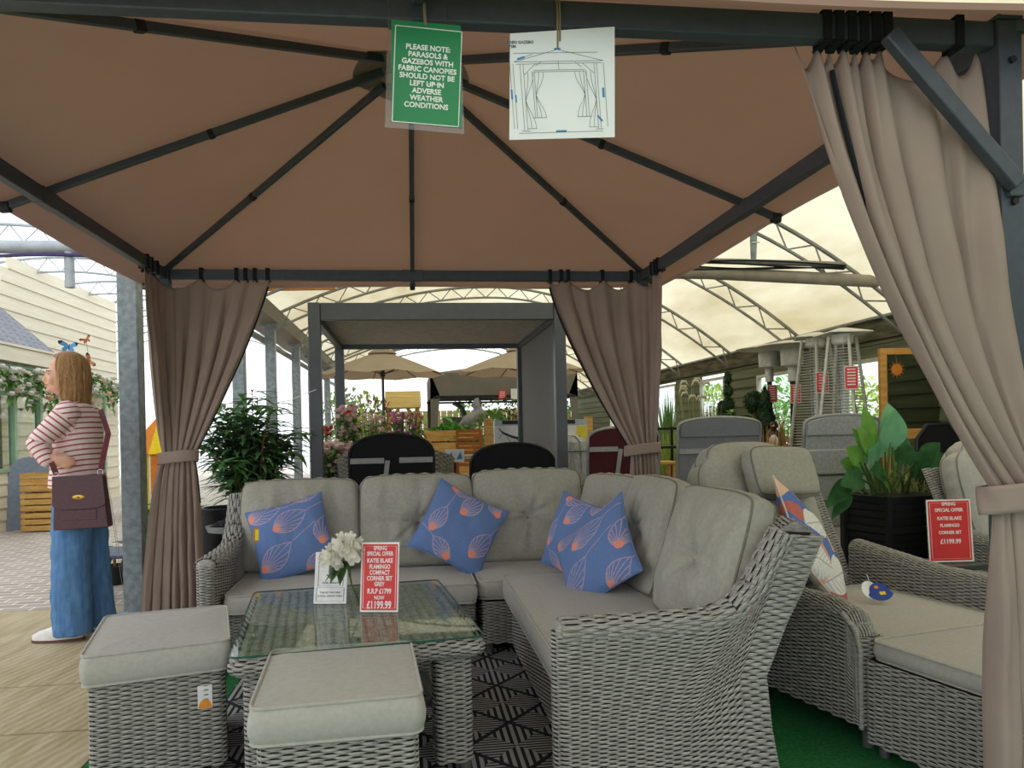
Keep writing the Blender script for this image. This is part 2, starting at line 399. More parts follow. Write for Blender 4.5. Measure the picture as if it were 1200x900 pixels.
# right-hand wall: dark lapped boards with windows
OLIVE = mat('olive_boards', '6f7159', .8, c2='585b48', scale=3, stretch=(1, .3, 8), bump=.2, bscale=30)
OLIVED = mat('mossy_boards', '6b6450', .9, c2='37362a', scale=6, stretch=(1, .4, 3), detail=6)
XW = 4.55
wins = [(3.40, 4.14, .92, 1.78), (5.15, 6.12, .92, 1.79), (7.15, 8.06, .92, 1.86), (9.15, 10.4, 1.0, 1.88), (12.0, 13.4, 1.0, 1.88)]
b = MB(); bh = .128
z = 0.0
while z < 1.95:
    zz = min(z+bh, 1.95); segs = [(-7.5, 17.5)]
    for y0, y1, a, c in wins:
        if zz > a+.01 and z < c-.01:
            n2 = []
            for s0, s1 in segs:
                if y0 > s0 and y1 < s1: n2 += [(s0, y0), (y1, s1)]
                else: n2.append((s0, s1))
            segs = n2
    for s0, s1 in segs:
        b.prism([(XW-.030, z-.012), (XW-.012, zz), (XW+.02, zz), (XW+.02, z-.012)], lambda p, q, d: (p, d, q), s0, s1)
    z += bh
struct(b.build('wall_right', OLIVE, smooth=False))
b = MB(); b.prism([(XW-.05, 1.95), (XW-.04, 2.17), (XW+.05, 2.17), (XW+.05, 1.95)], lambda p, q, d: (p, d, q), -7.5, 17.5)
struct(b.build('trim_%d' % k, OLIVED, smooth=False)); k += 1
b = MB(); b.tube([(XW-.06, -7.5, 2.16), (XW-.06, 17.5, 2.16)], .018, 6); struct(b.build('trim_%d' % k, STEEL)); k += 1
WFR = mat('weathered_white_frame', 'c9c9bd', .6); PANE = glass_mat('window_glass', 'f4f8f6', .03)
for i, (y0, y1, a, c) in enumerate(wins):
    b = MB(); t = .035
    for yy in (y0+t/2, y1-t/2): b.box((XW, yy, (a+c)/2), (.06, t, c-a))
    for zz in (a+t/2, c-t/2): b.box((XW, (y0+y1)/2, zz), (.06, y1-y0-2*t, t))
    o = struct(b.build('window_%d' % (i+1), WFR, smooth=False))
    p = MB(); p.box((XW, (y0+y1)/2, (a+c)/2), (.004, y1-y0-2*t, c-a-2*t)); p.build('pane', PANE, o, smooth=False)

# left-hand building: cream lapped boards under the second tunnel
CREAM = mat('cream_boards', 'e4dcc5', .7, c2='dad1b8', scale=4, stretch=(1, .4, 8), bump=.08, bscale=40)
XL = -5.7; b = MB(); z = 0; bh = .2
while z < 3.78:
    zz = min(z+bh, 3.78); y0 = 4.0 if z < 3.0 else 8.35-.55*(3.78-z)/.78*1.4
    b.prism([(XL+.034, z-.004), (XL+.014, zz), (XL-.02, zz), (XL-.02, z-.004)], lambda p, q, d: (p, d, q), y0, 12.1)
    z += bh
struct(b.build('wall_left', CREAM, smooth=False))
b = MB(); z = 0
while z < 3.78:
    zz = min(z+bh, 3.78)
    b.prism([(12.134, z-.004), (12.114, zz), (12.08, zz), (12.08, z-.004)], lambda p, q, d: (d, p, q), -8.5, XL)
    z += bh
struct(b.build('wall_back', CREAM, smooth=False))
SAGE = mat('sage_green_paint', '9dbfa0', .5, c2='8fb193', scale=5)
DARKIN = mat('dim_interior', '3c3a34', .9); 
# porch roof and fascia over the bay
SLATE = brick_mat('grey_slate', '8f9096', '7f8086', '5f6066', 3.2, .5, .28, .02)
b = MB(); b.prism([(-4.97, 2.36), (-5.7, 3.03), (-5.7, 2.99), (-4.97, 2.32)], lambda p, q, d: (p, d, q), 3.0, 7.93)
struct(b.build('roof_porch', SLATE, smooth=False))
b = MB(); b.box((-5.0, 5.46, 2.235), (.05, 4.9, .2)); b.box((-5.33, 7.88, 2.235), (.7, .05, .2)); b.box((-4.99, 5.46, 2.34), (.07, 4.94, .03))
struct(b.build('trim_%d' % k, CREAM, smooth=False)); k += 1
# bay: low boarded wall with sage window frames
b = MB(); z = 0
for i in range(5):
    b.prism([(-5.075, z-.004), (-5.095, z+.15), (-5.13, z+.15), (-5.13, z-.004)], lambda p, q, d: (p, d, q), 3.5, 7.75); z += .15
struct(b.build('wall_bay', CREAM, smooth=False))
def bay_window(n, x, y0, y1, z0, z1, nm):
    b = MB(); w = .07
    for j in range(nm+1):
        yy = y0 + (y1-y0)*j/nm; b.box((x, yy, (z0+z1)/2), (.08, w, z1-z0))
    for zz in (z0, z1-.02, z0+(z1-z0)*.72): b.box((x, (y0+y1)/2, zz), (.07, y1-y0, .05))
    o = struct(b.build('window_%d' % n, SAGE, smooth=False, bevel=.006))
    p = MB(); p.box((x-.01, (y0+y1)/2, (z0+z1)/2), (.004, y1-y0-.02, z1-z0-.02)); p.build('pane', PANE, o, smooth=False)
bay_window(6, -5.1, 3.6, 7.7, .76, 2.12, 6)
bay_window(7, XL+.02, 10.4, 11.4, .55, 1.95, 2)
slab('wall_bay_inside', -5.6, -5.58, 3.6, 7.7, .7, 2.1, mat('bay_interior', '8d8873', .9, c2='59584a', scale=2.5))
# ================================================================ GAZEBO
ANTH = mat('anthracite_metal', '4a515b', .42, c2='444b54', scale=30, metal=.15, spec=.4)
CANOPY = mat('brown_canopy_fabric', 'b3968c', .85, c2='a98c82', scale=1.3, trans=.34, tcol='9c7b70', bump=.08, bscale=300, detail=5)
TAUPE = mat('taupe_curtain_fabric', 'ac9a90', .85, c2='a5938a', scale=6, trans=.22, tcol='b58f78', bump=.06, bscale=500)
BLACKW = mat('black_webbing', '1a1b20', .8)
G = thing('gazebo', 'large dark-framed gazebo with a brown fabric canopy over the corner sofa', 'gazebo', (0, 0, 0))
Q = 1.5
for x, y in ((-Q, Q), (Q, Q), (Q, -Q), (-Q, -Q)):
    b = MB(); b.box((x, y, 1.09), (.065, .065, 2.15)); b.box((x, y, .009), (.16, .16, .01)); b.box((x, y, 2.172), (.07, .07, .012))
    sx, sy_ = (1 if x > 0 else -1), (1 if y > 0 else -1)
    for a in (-.05, .05):
        for c in (-.05, .05): b.lathe([(.009, .014), (.009, .022)], 8, (x+a, y+c, 0))
    p = b.build('post', ANTH, G, bevel=.004)
    for zz in (2.06, 1.70): c = MB(); c.tube([(x, y-.034, zz), (x, y-.042, zz)], .009, 8); c.build('bolt', mat('black_plastic', '202226', .5), p)
for i, (p, q) in enumerate((((-Q, Q), (Q, Q)), ((-Q, -Q), (Q, -Q)), ((-Q, -Q), (-Q, Q)), ((Q, -Q), (Q, Q)))):
    b = MB(); v = Vector(q)-Vector(p); v.normalize(); a = Vector(p)+v*.034; c = Vector(q)-v*.034
    b.bar((a.x, a.y, 2.1325), (c.x, c.y, 2.1325), .042, .064)
    m = (a+c)/2; n = Vector((-v.y, v.x)); b.bar((m.x-v.x*.07, m.y-v.y*.07, 2.1325), (m.x+v.x*.07, m.y+v.y*.07, 2.1325), .047, .069)
    b.build('beam', ANTH, G, bevel=.004)
for x, y, dx, dy in ((Q, -Q, -1, 0), (-Q, -Q, 1, 0), (Q, -Q, 0, 1), (-Q, -Q, 0, 1)):
    b = MB(); o = -.056 if dy == 0 else 0
    b.bar((x+dx*.35, y+dy*.35+o, 2.10), (x+dx*.01, y+dy*.03+o, 1.735), .032, .04)
    b.box((x+dx*.0, y+o*.6+dy*.03, 1.74), (.04, .03, .06)); b.build('corner_brace', ANTH, G, bevel=.004)
def cz(x, y): return 2.775 - .39*max(abs(x), abs(y))
ends = [(0, 1.66), (1.66, 1.66), (1.66, 0), (1.66, -1.66), (0, -1.66), (-1.66, -1.66), (-1.66, 0), (-1.66, 1.66)]
BP = MATS['black_plastic']
for x, y in ends:
    b = MB(); zo = -.03; s = .12/max(abs(x), abs(y))
    b.bar((x*s, y*s, cz(x*s, y*s)+zo), (x, y, cz(x, y)+zo), .026, .03); o = b.build('roof_rib', ANTH, G, bevel=.003)
    j = MB()
    for t in (.5,): j.bar((x*t, y*t, cz(x*t, y*t)+zo-.002), (x*(t+.014), y*(t+.014), cz(x*(t+.014), y*(t+.014))+zo-.002), .030, .035)
    j.build('rib_joint', BP, o, bevel=.003)
    j = MB(); j.bar((x*.985, y*.985, cz(x, y)+zo), (x*1.012, y*1.012, cz(x, y)+zo-.004), .034, .042); j.build('end_cap', BP, o, bevel=.006)
b = MB(); b.lathe([(.0, 2.68), (.07, 2.68), (.085, 2.70), (.085, 2.735), (.0, 2.74)], 16); b.lathe([(.012, 2.61), (.03, 2.63), (.03, 2.68)], 12); b.build('hub', ANTH, G)
# canopy: pyramid of cloth, slack between the ribs, hem turned down
n = 49; a = np.linspace(-1, 1, n)*1.68; P = np.zeros((n, n, 3))
for i in range(n):
    for j in range(n):
        x, y = a[i], a[j]; r = max(abs(x), abs(y)); t = (min(abs(x), abs(y))/r) if r > 1e-6 else 0
        sag = math.sin(PI*t)**2*(.004 + (.012 if y < -abs(x)*.999 else .008)*(r/1.68)**3)
        P[i, j] = (x, y, 2.775-.39*r - sag + .004*mnoise.noise((x*2, y*2, 0)))
b = MB(); b.grid(P)
e = np.concatenate([P[:, 0], P[-1, 1:], P[-2::-1, -1], P[0, -2:0:-1]])
H = np.stack([e, e*np.array([1.004, 1.004, 1]) - np.array([0, 0, .02])], 1); b.grid(H, closed=True)
b.build('canopy', CANOPY, G, ang=30)
b = MB(); q = [[(.25*np.cos(t), .25*np.sin(t)) for t in np.linspace(0, 2*PI, 33)][i] for i in range(33)]
P2 = np.array([[(x*s, y*s, cz(x*s, y*s)-.006) for s in (.02, .5, 1)] for x, y in q]); b.grid(P2)
b.build('apex_patch', mat('grey_reinforcement', '8a786c', .9), G)

# ---------------------------------------------------------------- curtains
def cpath(pts):
    f, L = along(pts); return f, L
def curtain(name, label, top, tie, bot, zt, ztie, zb, npl, amp, tabs, side=1, sag=.05, ease=(1.2, 1.2), seed=1, band=.07, tietop=None, edge=None, sp=None, bulge=0, tabz=None, yease=None, zip_s=None):
    """top/tie/bot: plan polylines; the cloth hangs from loops, is gathered at the tie and falls free below it"""
    T = thing(name, label, 'curtain', (tie[0][0], tie[0][1], 0), 'gazebo curtains')
    ft, _ = cpath(top); fm, _ = cpath(tie); fb, _ = cpath(bot)
    ns, nh = npl*14+1, 90; S = np.linspace(0, 1, ns); St = S if sp is None else np.interp(S, *sp)
    A, M_, B = ft(St), fm(S), fb(S); hs = np.linspace(0, 1, nh)
    ms = sum(abs(np.sin(PI*0))for _ in [0])
    tabs_s = np.array(sorted(tabs))
    def sagf(s):
        d = np.min(np.abs(s[:, None]-tabs_s[None]), 1); gap = np.max(np.diff(np.r_[0, tabs_s, 1]))
        k = np.searchsorted(tabs_s, s); lo = np.where(k > 0, tabs_s[np.clip(k-1, 0, None)], 0); hi = np.where(k < len(tabs_s), tabs_s[np.clip(k, None, len(tabs_s)-1)], 1)
        w = np.maximum(hi-lo, 1e-4); return np.sin(PI*np.clip((s-lo)/w, 0, 1))*np.minimum(1, w/.18)
    sg = sagf(S)*sag
    hz = zt - ztie; P = np.zeros((ns, nh, 3)); 
    ph = np.cumsum(1+.35*np.array([mnoise.noise((seed*3.7, s*npl*.7, 0)) for s in S])); ph = ph/ph[-1]*npl*2*PI
    tz = zt - sg
    for k, h in enumerate(hs):
        hk = h*(zt-zb); z = zt - hk
        if z >= ztie:
            t = (zt-z)/hz; e = ease[0] + (ease[1]-ease[0])*S; tt = t**e
            c = A*(1-tt)[:, None] + M_*tt[:, None]
            if yease: c[:, 1] = A[:, 1]*(1-t**yease) + M_[:, 1]*t**yease
            am = amp*(.25+.75*min(1, t*2.2))*(1-.62*t**2.2)
            zz = np.minimum(z, tz) if k < 8 else z*np.ones(ns)
            zz = tz*(1-t) + ztie*t
            if bulge: c = c + np.array([0, bulge])*math.sin(PI*t)
        else:
            t = (ztie-z)/(ztie-zb); tt = t**.55; c = M_*(1-tt) + B*tt; am = amp*(.38 + .75*min(1, t*2.5)); zz = z*np.ones(ns)
        tg = np.gradient(c, axis=0); tg /= np.linalg.norm(tg, axis=1)[:, None]+1e-9; nr = np.stack([-tg[:, 1], tg[:, 0]], 1)
        wv = np.sin(ph) + .35*np.sin(ph*2.1+h*2+seed) + .9*np.array([mnoise.noise((s*8, h*2.2, seed)) for s in S]) + .35*np.array([mnoise.noise((s*20+h*6, h*7, seed)) for s in S])
        off = nr*(wv*am*.62)[:, None] + tg*(np.cos(ph)*am*.25)[:, None]
        P[:, k, :2] = c+off; P[:, k, 2] = zz
    b = MB(); b.grid(P); o = b.build('cloth', TAUPE, T, ang=80, solid=.0025)
    # hems: dark zip edge
    if edge is not None:
        e = P[0 if edge == 0 else -1, 2:60]; z_ = MB(); z_.tube(e + np.array([0, -.004, 0]), .006, 6); z_.build('zip_edge', BLACKW, T)
    if zip_s: i_ = int(zip_s*ns); z_ = MB(); z_.tube(P[i_, 2:26] + np.array([-.004, -.008, 0]), .007, 6); z_.build('zip_edge', BLACKW, T)
    # tie-back band
    c = M_.mean(0); ex = max(np.ptp(M_[:, 0])/2, .02) + amp*.5 + .012; ey = max(np.ptp(M_[:, 1])/2, .02) + amp*.45 + .02
    bb = MB(); an = np.linspace(0, 2*PI, 49)
    R = np.array([[(c[0]+(ex+.004*math.sin(7*t+zz*60))*math.cos(t), c[1]+ey*math.sin(t), ztie + zz + .012*math.cos(t+.6)) for zz in np.linspace(-band/2, band/2, 7)] for t in an])
    bb.grid(R); bb.build('tie_back', TAUPE, T, ang=80, solid=.004)
    for s in (tabz or tabs):
        p = ft(np.array([np.interp(s, *sp) if sp else s]))[0]; i = min(ns-1, int(s*(ns-1)))
        on_x = abs(abs(p[1])-1.5) < .09 and abs(p[0]) < 1.47
        l = MB(); zz = tz[i]
        w2, d2 = (.022, .05) if on_x else (.05, .022)
        cx, cy_ = (p[0], math.copysign(1.5, p[1])) if on_x else (math.copysign(1.5, p[0]), p[1])
        ring = [(-1, 2.095), (-1, 2.169), (1, 2.169), (1, 2.095)]
        if on_x:
            l.tube([(cx, cy_+a_*.027, q) for a_, q in ring] + [(p[0], p[1], zz)] , .0, 4) if False else None
            for a_ in (-1, 1): l.box((cx, cy_+a_*.0255, 2.134), (w2, .004, .078))
            l.box((cx, cy_, 2.171), (w2, .055, .004)); l.box((cx, cy_, 2.095), (w2, .055, .004)); l.bar((cx, cy_, 2.096), (p[0], p[1], zz-.01), w2, .006)
        else:
            for a_ in (-1, 1): l.box((cx+a_*.0255, cy_, 2.134), (.004, d2, .078))
            l.box((cx, cy_, 2.171), (.055, d2, .004)); l.box((cx, cy_, 2.095), (.055, d2, .004)); l.bar((cx, cy_, 2.096), (p[0], p[1], zz-.01), .006, w2)
        l.build('hanging_loop', BLACKW, T, smooth=False)
    return T
curtain('gazebo_curtain', 'taupe gazebo curtain tied back beside the galvanised steel post', [(-1.49, 1.12), (-1.50, 1.34), (-1.43, 1.45), (-1.2, 1.465), (-.875, 1.47)],
        [(-1.50, 1.38), (-1.335, 1.42)], [(-1.66, 1.40), (-1.5, 1.47), (-1.30, 1.45)], 2.10, 1.02, .05, 7, .040, (.02, .1, .2, .55, .78, .84, .9, .985), sag=.06, ease=(1.7, 1.15), seed=2, edge=1)
curtain('gazebo_curtain', 'taupe gazebo curtain tied back behind the corner of the sofa', [(.865, 1.47), (1.1, 1.465), (1.40, 1.45), (1.50, 1.36), (1.50, 1.12)],
        [(1.37, 1.42), (1.545, 1.43)], [(1.36, 1.45), (1.58, 1.48)], 2.10, 1.0, .05, 7, .040, (.02, .1, .15, .4, .62, .86, .93, .985), sag=.06, ease=(1.35, 1.9), seed=5, edge=0)
curtain('gazebo_curtain', 'large taupe gazebo curtain with a black zip hanging from the near right post', [(.955, -1.462), (1.04, -1.475), (1.22, -1.475), (1.39, -1.475), (1.445, -1.475)],
        [(1.405, -1.565), (1.57, -1.57)], [(1.375, -1.575), (1.62, -1.58)], 2.108, .955, .03, 5, .05, (.12, .22, .32, .42, .52, .60, .86), sag=.085, ease=(1.4, 3.2), seed=9, edge=None, yease=.55, zip_s=.2,
        sp=([0, .1, .55, .62, .86, 1], [0, .1, .40, .46, .84, 1]))

# ---------------------------------------------------------------- notices hanging from the front beam
GREEN = mat('green_card', '2d7f52', .35, c2='2f8656', scale=4); WHITEI = mat('white_print', 'f2f4f2', .5); TWINE = mat('jute_twine', '8f7d66', .9)
T = thing('hanging_notice', 'green laminated weather notice hanging from the front beam on twine', 'sign', (.018, -1.535, 1.84))
def tilted(pts, y): return [(x, y, z) for x, z in pts]
b = MB(); b.prism([(-.081, 1.845), (.101, 1.834), (.098, 2.095), (-.069, 2.10)], lambda a, c, d: (a, d, c), -1.5342, -1.5358); b.build('laminate', glass_mat('laminate_film', 'fbfcfb', .05, .12), T, smooth=False)
b = MB(); b.prism([(-.066, 1.858), (.095, 1.847), (.098, 2.084), (-.061, 2.092)], lambda a, c, d: (a, d, c), -1.5366, -1.5360); b.build('card', GREEN, T, smooth=False)
ux, uz = (.159, 0, -.009), (.003, 0, .236); Mf = frameM((.018, -1.5372, 1.962), ux, uz)
lb = MB(Mf)
for x0, y0, x1, y1 in ((-.076, -.108, .076, -.108), (-.076, .112, .076, .112), (-.076, -.108, -.076, .112), (.076, -.108, .076, .112)): lb.bar((x0, y0, 0), (x1, y1, 0), .0018, .0004)
lb.bar((.0, -.0155, .0), (.035, -.0155, 0), .0012, .0004)
lb.build('printed_border', WHITEI, T, smooth=False)
text('PLEASE NOTE:\nPARASOLS &\nGAZEBOS WITH\nFABRIC CANOPIES\nSHOULD NOT BE\nLEFT UP IN\nADVERSE\nWEATHER\nCONDITIONS', .0166, Mf @ Matrix.Translation((0, .0, 0)), WHITEI, T, bold=.028, sx=.98)
b = MB(); b.tube([(.016, -1.5365, 2.083), (.014, -1.536, 2.13), (.014, -1.528, 2.172), (.014, -1.5, 2.178), (.014, -1.478, 2.17)], .0028, 6); b.tube([(.018, -1.537, 2.08), (.016, -1.536, 2.13), (.018, -1.528, 2.172), (.018, -1.5, 2.178)], .0026, 6)
b.build('twine', TWINE, T)
PAPER = mat('white_paper', 'eef0f1', .4, c2='e6e9ec', scale=5); INK = mat('grey_ink', '6d7075', .6); BLUE = mat('blue_ink', '4a86c2', .6)
T = thing('hanging_sheet', 'white laminated line drawing of a gazebo hanging beside the green notice', 'sign', (.335, -1.535, 1.83))
b = MB(); b.prism([(.206, 1.823), (.459, 1.836), (.464, 2.098), (.213, 2.071)], lambda a, c, d: (a, d, c), -1.5364, -1.5352); b.build('sheet', PAPER, T, smooth=False)
Ms = frameM((.205, -1.5372, 1.822), (.254, 0, .014), (.006, 0, .25)); lb = MB(Ms); bl = MB(Ms)
W_, H_ = .252, .252
def ln(x0, y0, x1, y1, w=.0009, bb=None): (bb or lb).bar((x0*W_, y0*H_, 0), (x1*W_, y1*H_, 0), w, .0003)
for x in (.155, .185, .265, .285, .755, .78, .86, .885): ln(x, .08 if x < .2 or x > .8 else .2, x, .7 if x < .2 or x > .8 else .63)
for q in ((.10, .72, .52, .83), (.52, .83, .95, .72), (.10, .72, .95, .72), (.12, .70, .93, .70), (.28, .64, .77, .64), (.28, .625, .77, .625), (.52, .64, .52, .72),
          (.19, .60, .3, .70), (.86, .60, .75, .70), (.30, .68, .36, .72), (.74, .66, .68, .71), (.10, .06, .90, .06), (.06, .1, .06, .8), (.09, .1, .09, .7), (.95, .1, .95, .7), (.1, .80, .9, .80), (.13, .08, .21, .08), (.83, .08, .91, .08), (.24, .2, .31, .2), (.73, .2, .8, .2),
          (.13, .74, .28, .79)): ln(*q)
for s, x in ((1, .185), (1, .285), (-1, .86), (-1, .755)):
    for dx, am in ((.085, 1), (.04, .6)):
        pt = [(x+s*(dx*abs(math.cos(PI*t*1.02))**1.3), .1+.52*t+(.1 if .2 < x < .8 else 0)*(1-t)) for t in np.linspace(0, 1, 9)]
        for p, q in zip(pt, pt[1:]): ln(p[0], p[1], q[0], q[1])
    ln(x+s*.09, .1+(.1 if .2 < x < .8 else 0), x, .1+(.1 if .2 < x < .8 else 0))
lb.build('printed_drawing', INK, T, smooth=False)
for x, y, w_, h_, a in ((.52, .835, .06, .016, 0), (.5, .07, .1, .016, 0), (.06, .42, .016, .09, 0), (.095, .38, .014, .07, 0), (.93, .42, .02, .09, 0), (.17, .755, .07, .018, 15), (.88, .18, .016, .07, 40)):
    R = Matrix.Rotation(math.radians(a), 3, 'Z'); bl = MB(Ms); bl.box((x*W_, y*H_, .0001), (w_*W_, h_*H_, .0004), R); bl.build('printed_measure', BLUE, T, smooth=False)
text('EDEN GAZEBO\n3*3M', .0095, Ms @ Matrix.Translation((.012, .222, 0)), INK, T, align='LEFT')
b = MB(); 
for dx in (0, .006): b.tube([(.325+dx, -1.537, 2.04+dx*3), (.327+dx, -1.536, 2.12), (.327+dx, -1.527, 2.172), (.327+dx, -1.5, 2.178), (.327+dx, -1.478, 2.17)], .0022, 6)
b.build('twine', TWINE, T)
# ================================================================ FURNITURE
CUSH = mat('grey_cushion_fabric', 'a8a69b', .9, c2='9e9c91', scale=60, bump=.12, bscale=700, sheen=.15, detail=6)
CUSHL = mat('pale_cushion_fabric', 'b2afa8', .9, c2='a9a69f', scale=60, bump=.12, bscale=700, sheen=.15, detail=6)
CUSHP = mat('cushion_piping', '7d7b70', .9)
LEGM = mat('grey_metal_foot', '6c6d6b', .5, metal=.3)
WM = [WK, WKB]
def coons(Bc, Tc, Lc, Rc):
    B, T, L, R = [along(q)[0] for q in (Bc, Tc, Lc, Rc)]
    def S(u, v):
        u1, v1 = u[..., None], v[..., None]
        c00, c10, c01, c11 = [np.array(q, float) for q in (Bc[0], Bc[-1], Tc[0], Tc[-1])]
        return (1-v1)*B(u)+v1*T(u)+(1-u1)*L(v)+u1*R(v) - ((1-u1)*(1-v1)*c00+u1*(1-v1)*c10+(1-u1)*v1*c01+u1*v1*c11)
    return S
def sofa_arm(M, parent, th=.085):
    T = [(0, .525), (.3, .528), (.45, .535), (.54, .56), (.61, .63), (.675, .74), (.71, .80), (.83, .79)]
    R = [(.675, .02), (.645, .19), (.63, .357), (.70, .52), (.755, .62), (.83, .79)]
    S2 = coons([(0, .02), (.675, .02)], T, [(0, .02), (0, .525)], R)
    b = MB(M); a1, a2 = .42, .50
    def S(u, v):
        k = np.where(u < a1, 1-u/a1, np.where(u > a2, (u-a2)/(1-a2), 0)); ang = np.clip((u-a1)/(a2-a1), 0, 1)*PI
        p = S2(np.clip(k, 0, 1), v); y = np.where(u < a1, th, np.where(u > a2, 0, th/2*(1+np.cos(ang)))); x = p[..., 0] - th/2*np.sin(ang)*((u >= a1) & (u <= a2))
        return np.stack([x + th/2*0, y, p[..., 1]], -1)
    wicker(b, S, 1.55, .56)
    o = b.build('arm', WM, parent, ang=60)
    r = MB(M); f, L = along(T[:-1])
    def S3(u, v):
        p = f(u); e = .004; d = f(np.clip(u+e, 0, 1))-f(np.clip(u-e, 0, 1)); d /= np.linalg.norm(d, axis=-1, keepdims=True)+1e-9
        n = np.stack([-d[..., 1], d[..., 0]], -1); a = v*2*PI; rr = .046
        q = p + n*(rr*.75*np.cos(a))[..., None]
        return np.stack([q[..., 0]-.02*(u < .02), th/2 + rr*1.12*np.sin(a), q[..., 1]], -1)
    wicker(r, S3, L, .27, row=.011, stake=.045, amp=.0045)
    p0 = T[0]; r.ell((p0[0]-.014, th/2, p0[1]), (.02, .048, .034), 10, 8, mi=0)
    r.build('arm_rail', WM, o, ang=60)
    return o
def sofa_back(M, L, parent, inner=(.60, .30, .715, .80), outer=(.63, .33, .84, .79)):
    """back panel running along local y from 0 to L"""
    b = MB(M)
    prof = [(inner[0], inner[1]), (inner[2]-.02, inner[3]-.06), (inner[2], inner[3]), ((inner[2]+outer[2])/2, inner[3]+.03), (outer[2], outer[3]), (outer[2]-.03, outer[3]-.08), (.70, .52), (outer[0], outer[1]), (.645, .19), (.675, .02)]
    f, LL = along(prof)
    def S(u, v):
        p = f(v); return np.stack([p[..., 0], u*L, p[..., 1]], -1)
    wicker(b, S, L, LL, flip=True)
    for y in (0.0, L): b.prism(prof, lambda a, c, d: (a, d, c), y-.004, y+.004, mi=0)
    return b.build('backrest', WM, parent, ang=60)
def leg(c, parent, z=.075, r=.018):
    b = MB(); b.lathe([(r*.8, 0.004), (r, .012), (r, z)], 12, (c[0], c[1], 0)); b.build('leg', LEGM, parent)

# right section: seat faces the table, its arm ends nearest the camera
MR = Matrix(((1, 0, 0, .425), (0, 1, 0, -1.045), (0, 0, 1, 0), (0, 0, 0, 1)))
s1 = thing('sofa_section', 'grey wicker sofa section with a winged arm, nearest end of the corner sofa', 'sofa', (.75, -.3, 0), 'corner sofa sections')
sofa_arm(MR, s1)
sofa_back(MR @ Matrix.Translation((0, .085, 0)), 1.44, s1)
b = MB(); wicker_box(b, .57, 1.44, .06, .30, .02, (.745, -.235)); b.build('base', WM, s1, ang=60)
for c in ((.49, .44), (.99, .44), (.46, -1.0), (1.0, -1.0)): leg(c, s1)
# left section
ML = Matrix(((0, 1, 0, -1.06), (1, 0, 0, .455), (0, 0, 1, 0), (0, 0, 0, 1)))
s2 = thing('sofa_section', 'grey wicker sofa section behind the glass table with a winged left arm', 'sofa', (-.4, .8, 0), 'corner sofa sections')
sofa_arm(ML, s2)
MLb = Matrix(((0, 1, 0, -.975), (1, 0, 0, .455), (0, 0, 1, 0), (0, 0, 0, 1)))
sofa_back(MLb, 1.25, s2)
b = MB(); wicker_box(b, 1.24, .57, .06, .27, .02, (-.35, .79)); b.build('base', WM, s2, ang=60)
for c in ((-.9, .53), (.22, .53), (-.9, 1.0), (.22, 1.0)): leg(c, s2)
# corner section
s3 = thing('sofa_section', 'square grey wicker corner section joining the two sofa runs', 'sofa', (.75, .85, 0), 'corner sofa sections')
b = MB(); wicker_box(b, .70, .60, .06, .275, .025, (.665, .80)); b.build('base', WM, s3, ang=60)
MLc = Matrix(((0, 1, 0, .31), (1, 0, 0, .47), (0, 0, 1, 0), (0, 0, 0, 1))); sofa_back(MLc, .80, s3)
MRc = Matrix(((1, 0, 0, .42), (0, 1, 0, .52), (0, 0, 1, 0), (0, 0, 0, 1))); sofa_back(MRc, .6, s3)
for c in ((.345, .53), (.98, .53), (.345, 1.06), (.98, 1.06)): leg(c, s3)

# seat cushions
def sc_(name, label, w, d, h, M, seed, g='sofa seat cushions', m=CUSH): return tag(seat_cushion(w, d, h, M, name, m, seed=seed), label, 'cushion', g)
sc_('seat_cushion', 'long grey seat cushion of the sofa end nearest the camera', .585, 1.46, .105, TR(.71, -.215, .305), 3, m=CUSHL)
sc_('seat_cushion', 'long grey seat cushion behind the glass table', 1.215, .585, .10, TR(-.335, .755, .275), 4, m=CUSHL)
sc_('seat_cushion', 'square grey seat cushion in the corner of the sofa', .66, .55, .10, TR(.635, .79, .28), 5, m=CUSHL)
# back cushions: face -y locally
def bc_(label, w, h, t, M, seed, tuft=.055, g='sofa back cushions', **k): return tag(pillow(w, h, t, M, 'back_cushion', CUSH, n=46, seed=seed, tuft=tuft, pw=.42, pinch=.0, wr=.014, folds=1.6, gus=.085, rnd=.03, pmat=CUSHP, **k), label, 'cushion', g)
bc_('grey back cushion at the left end of the sofa behind the tilted blue pillow', .65, .51, .15, TR(-.665, 1.07, .375, rx=-9, rz=2), 11)
bc_('grey tufted back cushion in the middle of the rear sofa run', .65, .52, .15, TR(-.005, 1.07, .375, rx=-9), 12)
bc_('wide grey tufted back cushion filling the sofa corner', .65, .535, .15, TR(.64, 1.06, .375, rx=-9, rz=-2), 13)
bc_('grey back cushion standing sideways in the corner behind a blue pillow', .50, .51, .14, TR(1.02, .74, .375, rx=-10, rz=-70), 14, tuft=0)
bc_('grey back cushion in the middle of the right-hand sofa run', .58, .52, .15, TR(1.0, .12, .40, rx=-16, rz=-88), 15)
bc_('large grey tufted back cushion at the near end of the sofa', .60, .52, .16, TR(.985, -.60, .40, rx=-17, rz=-88), 16)

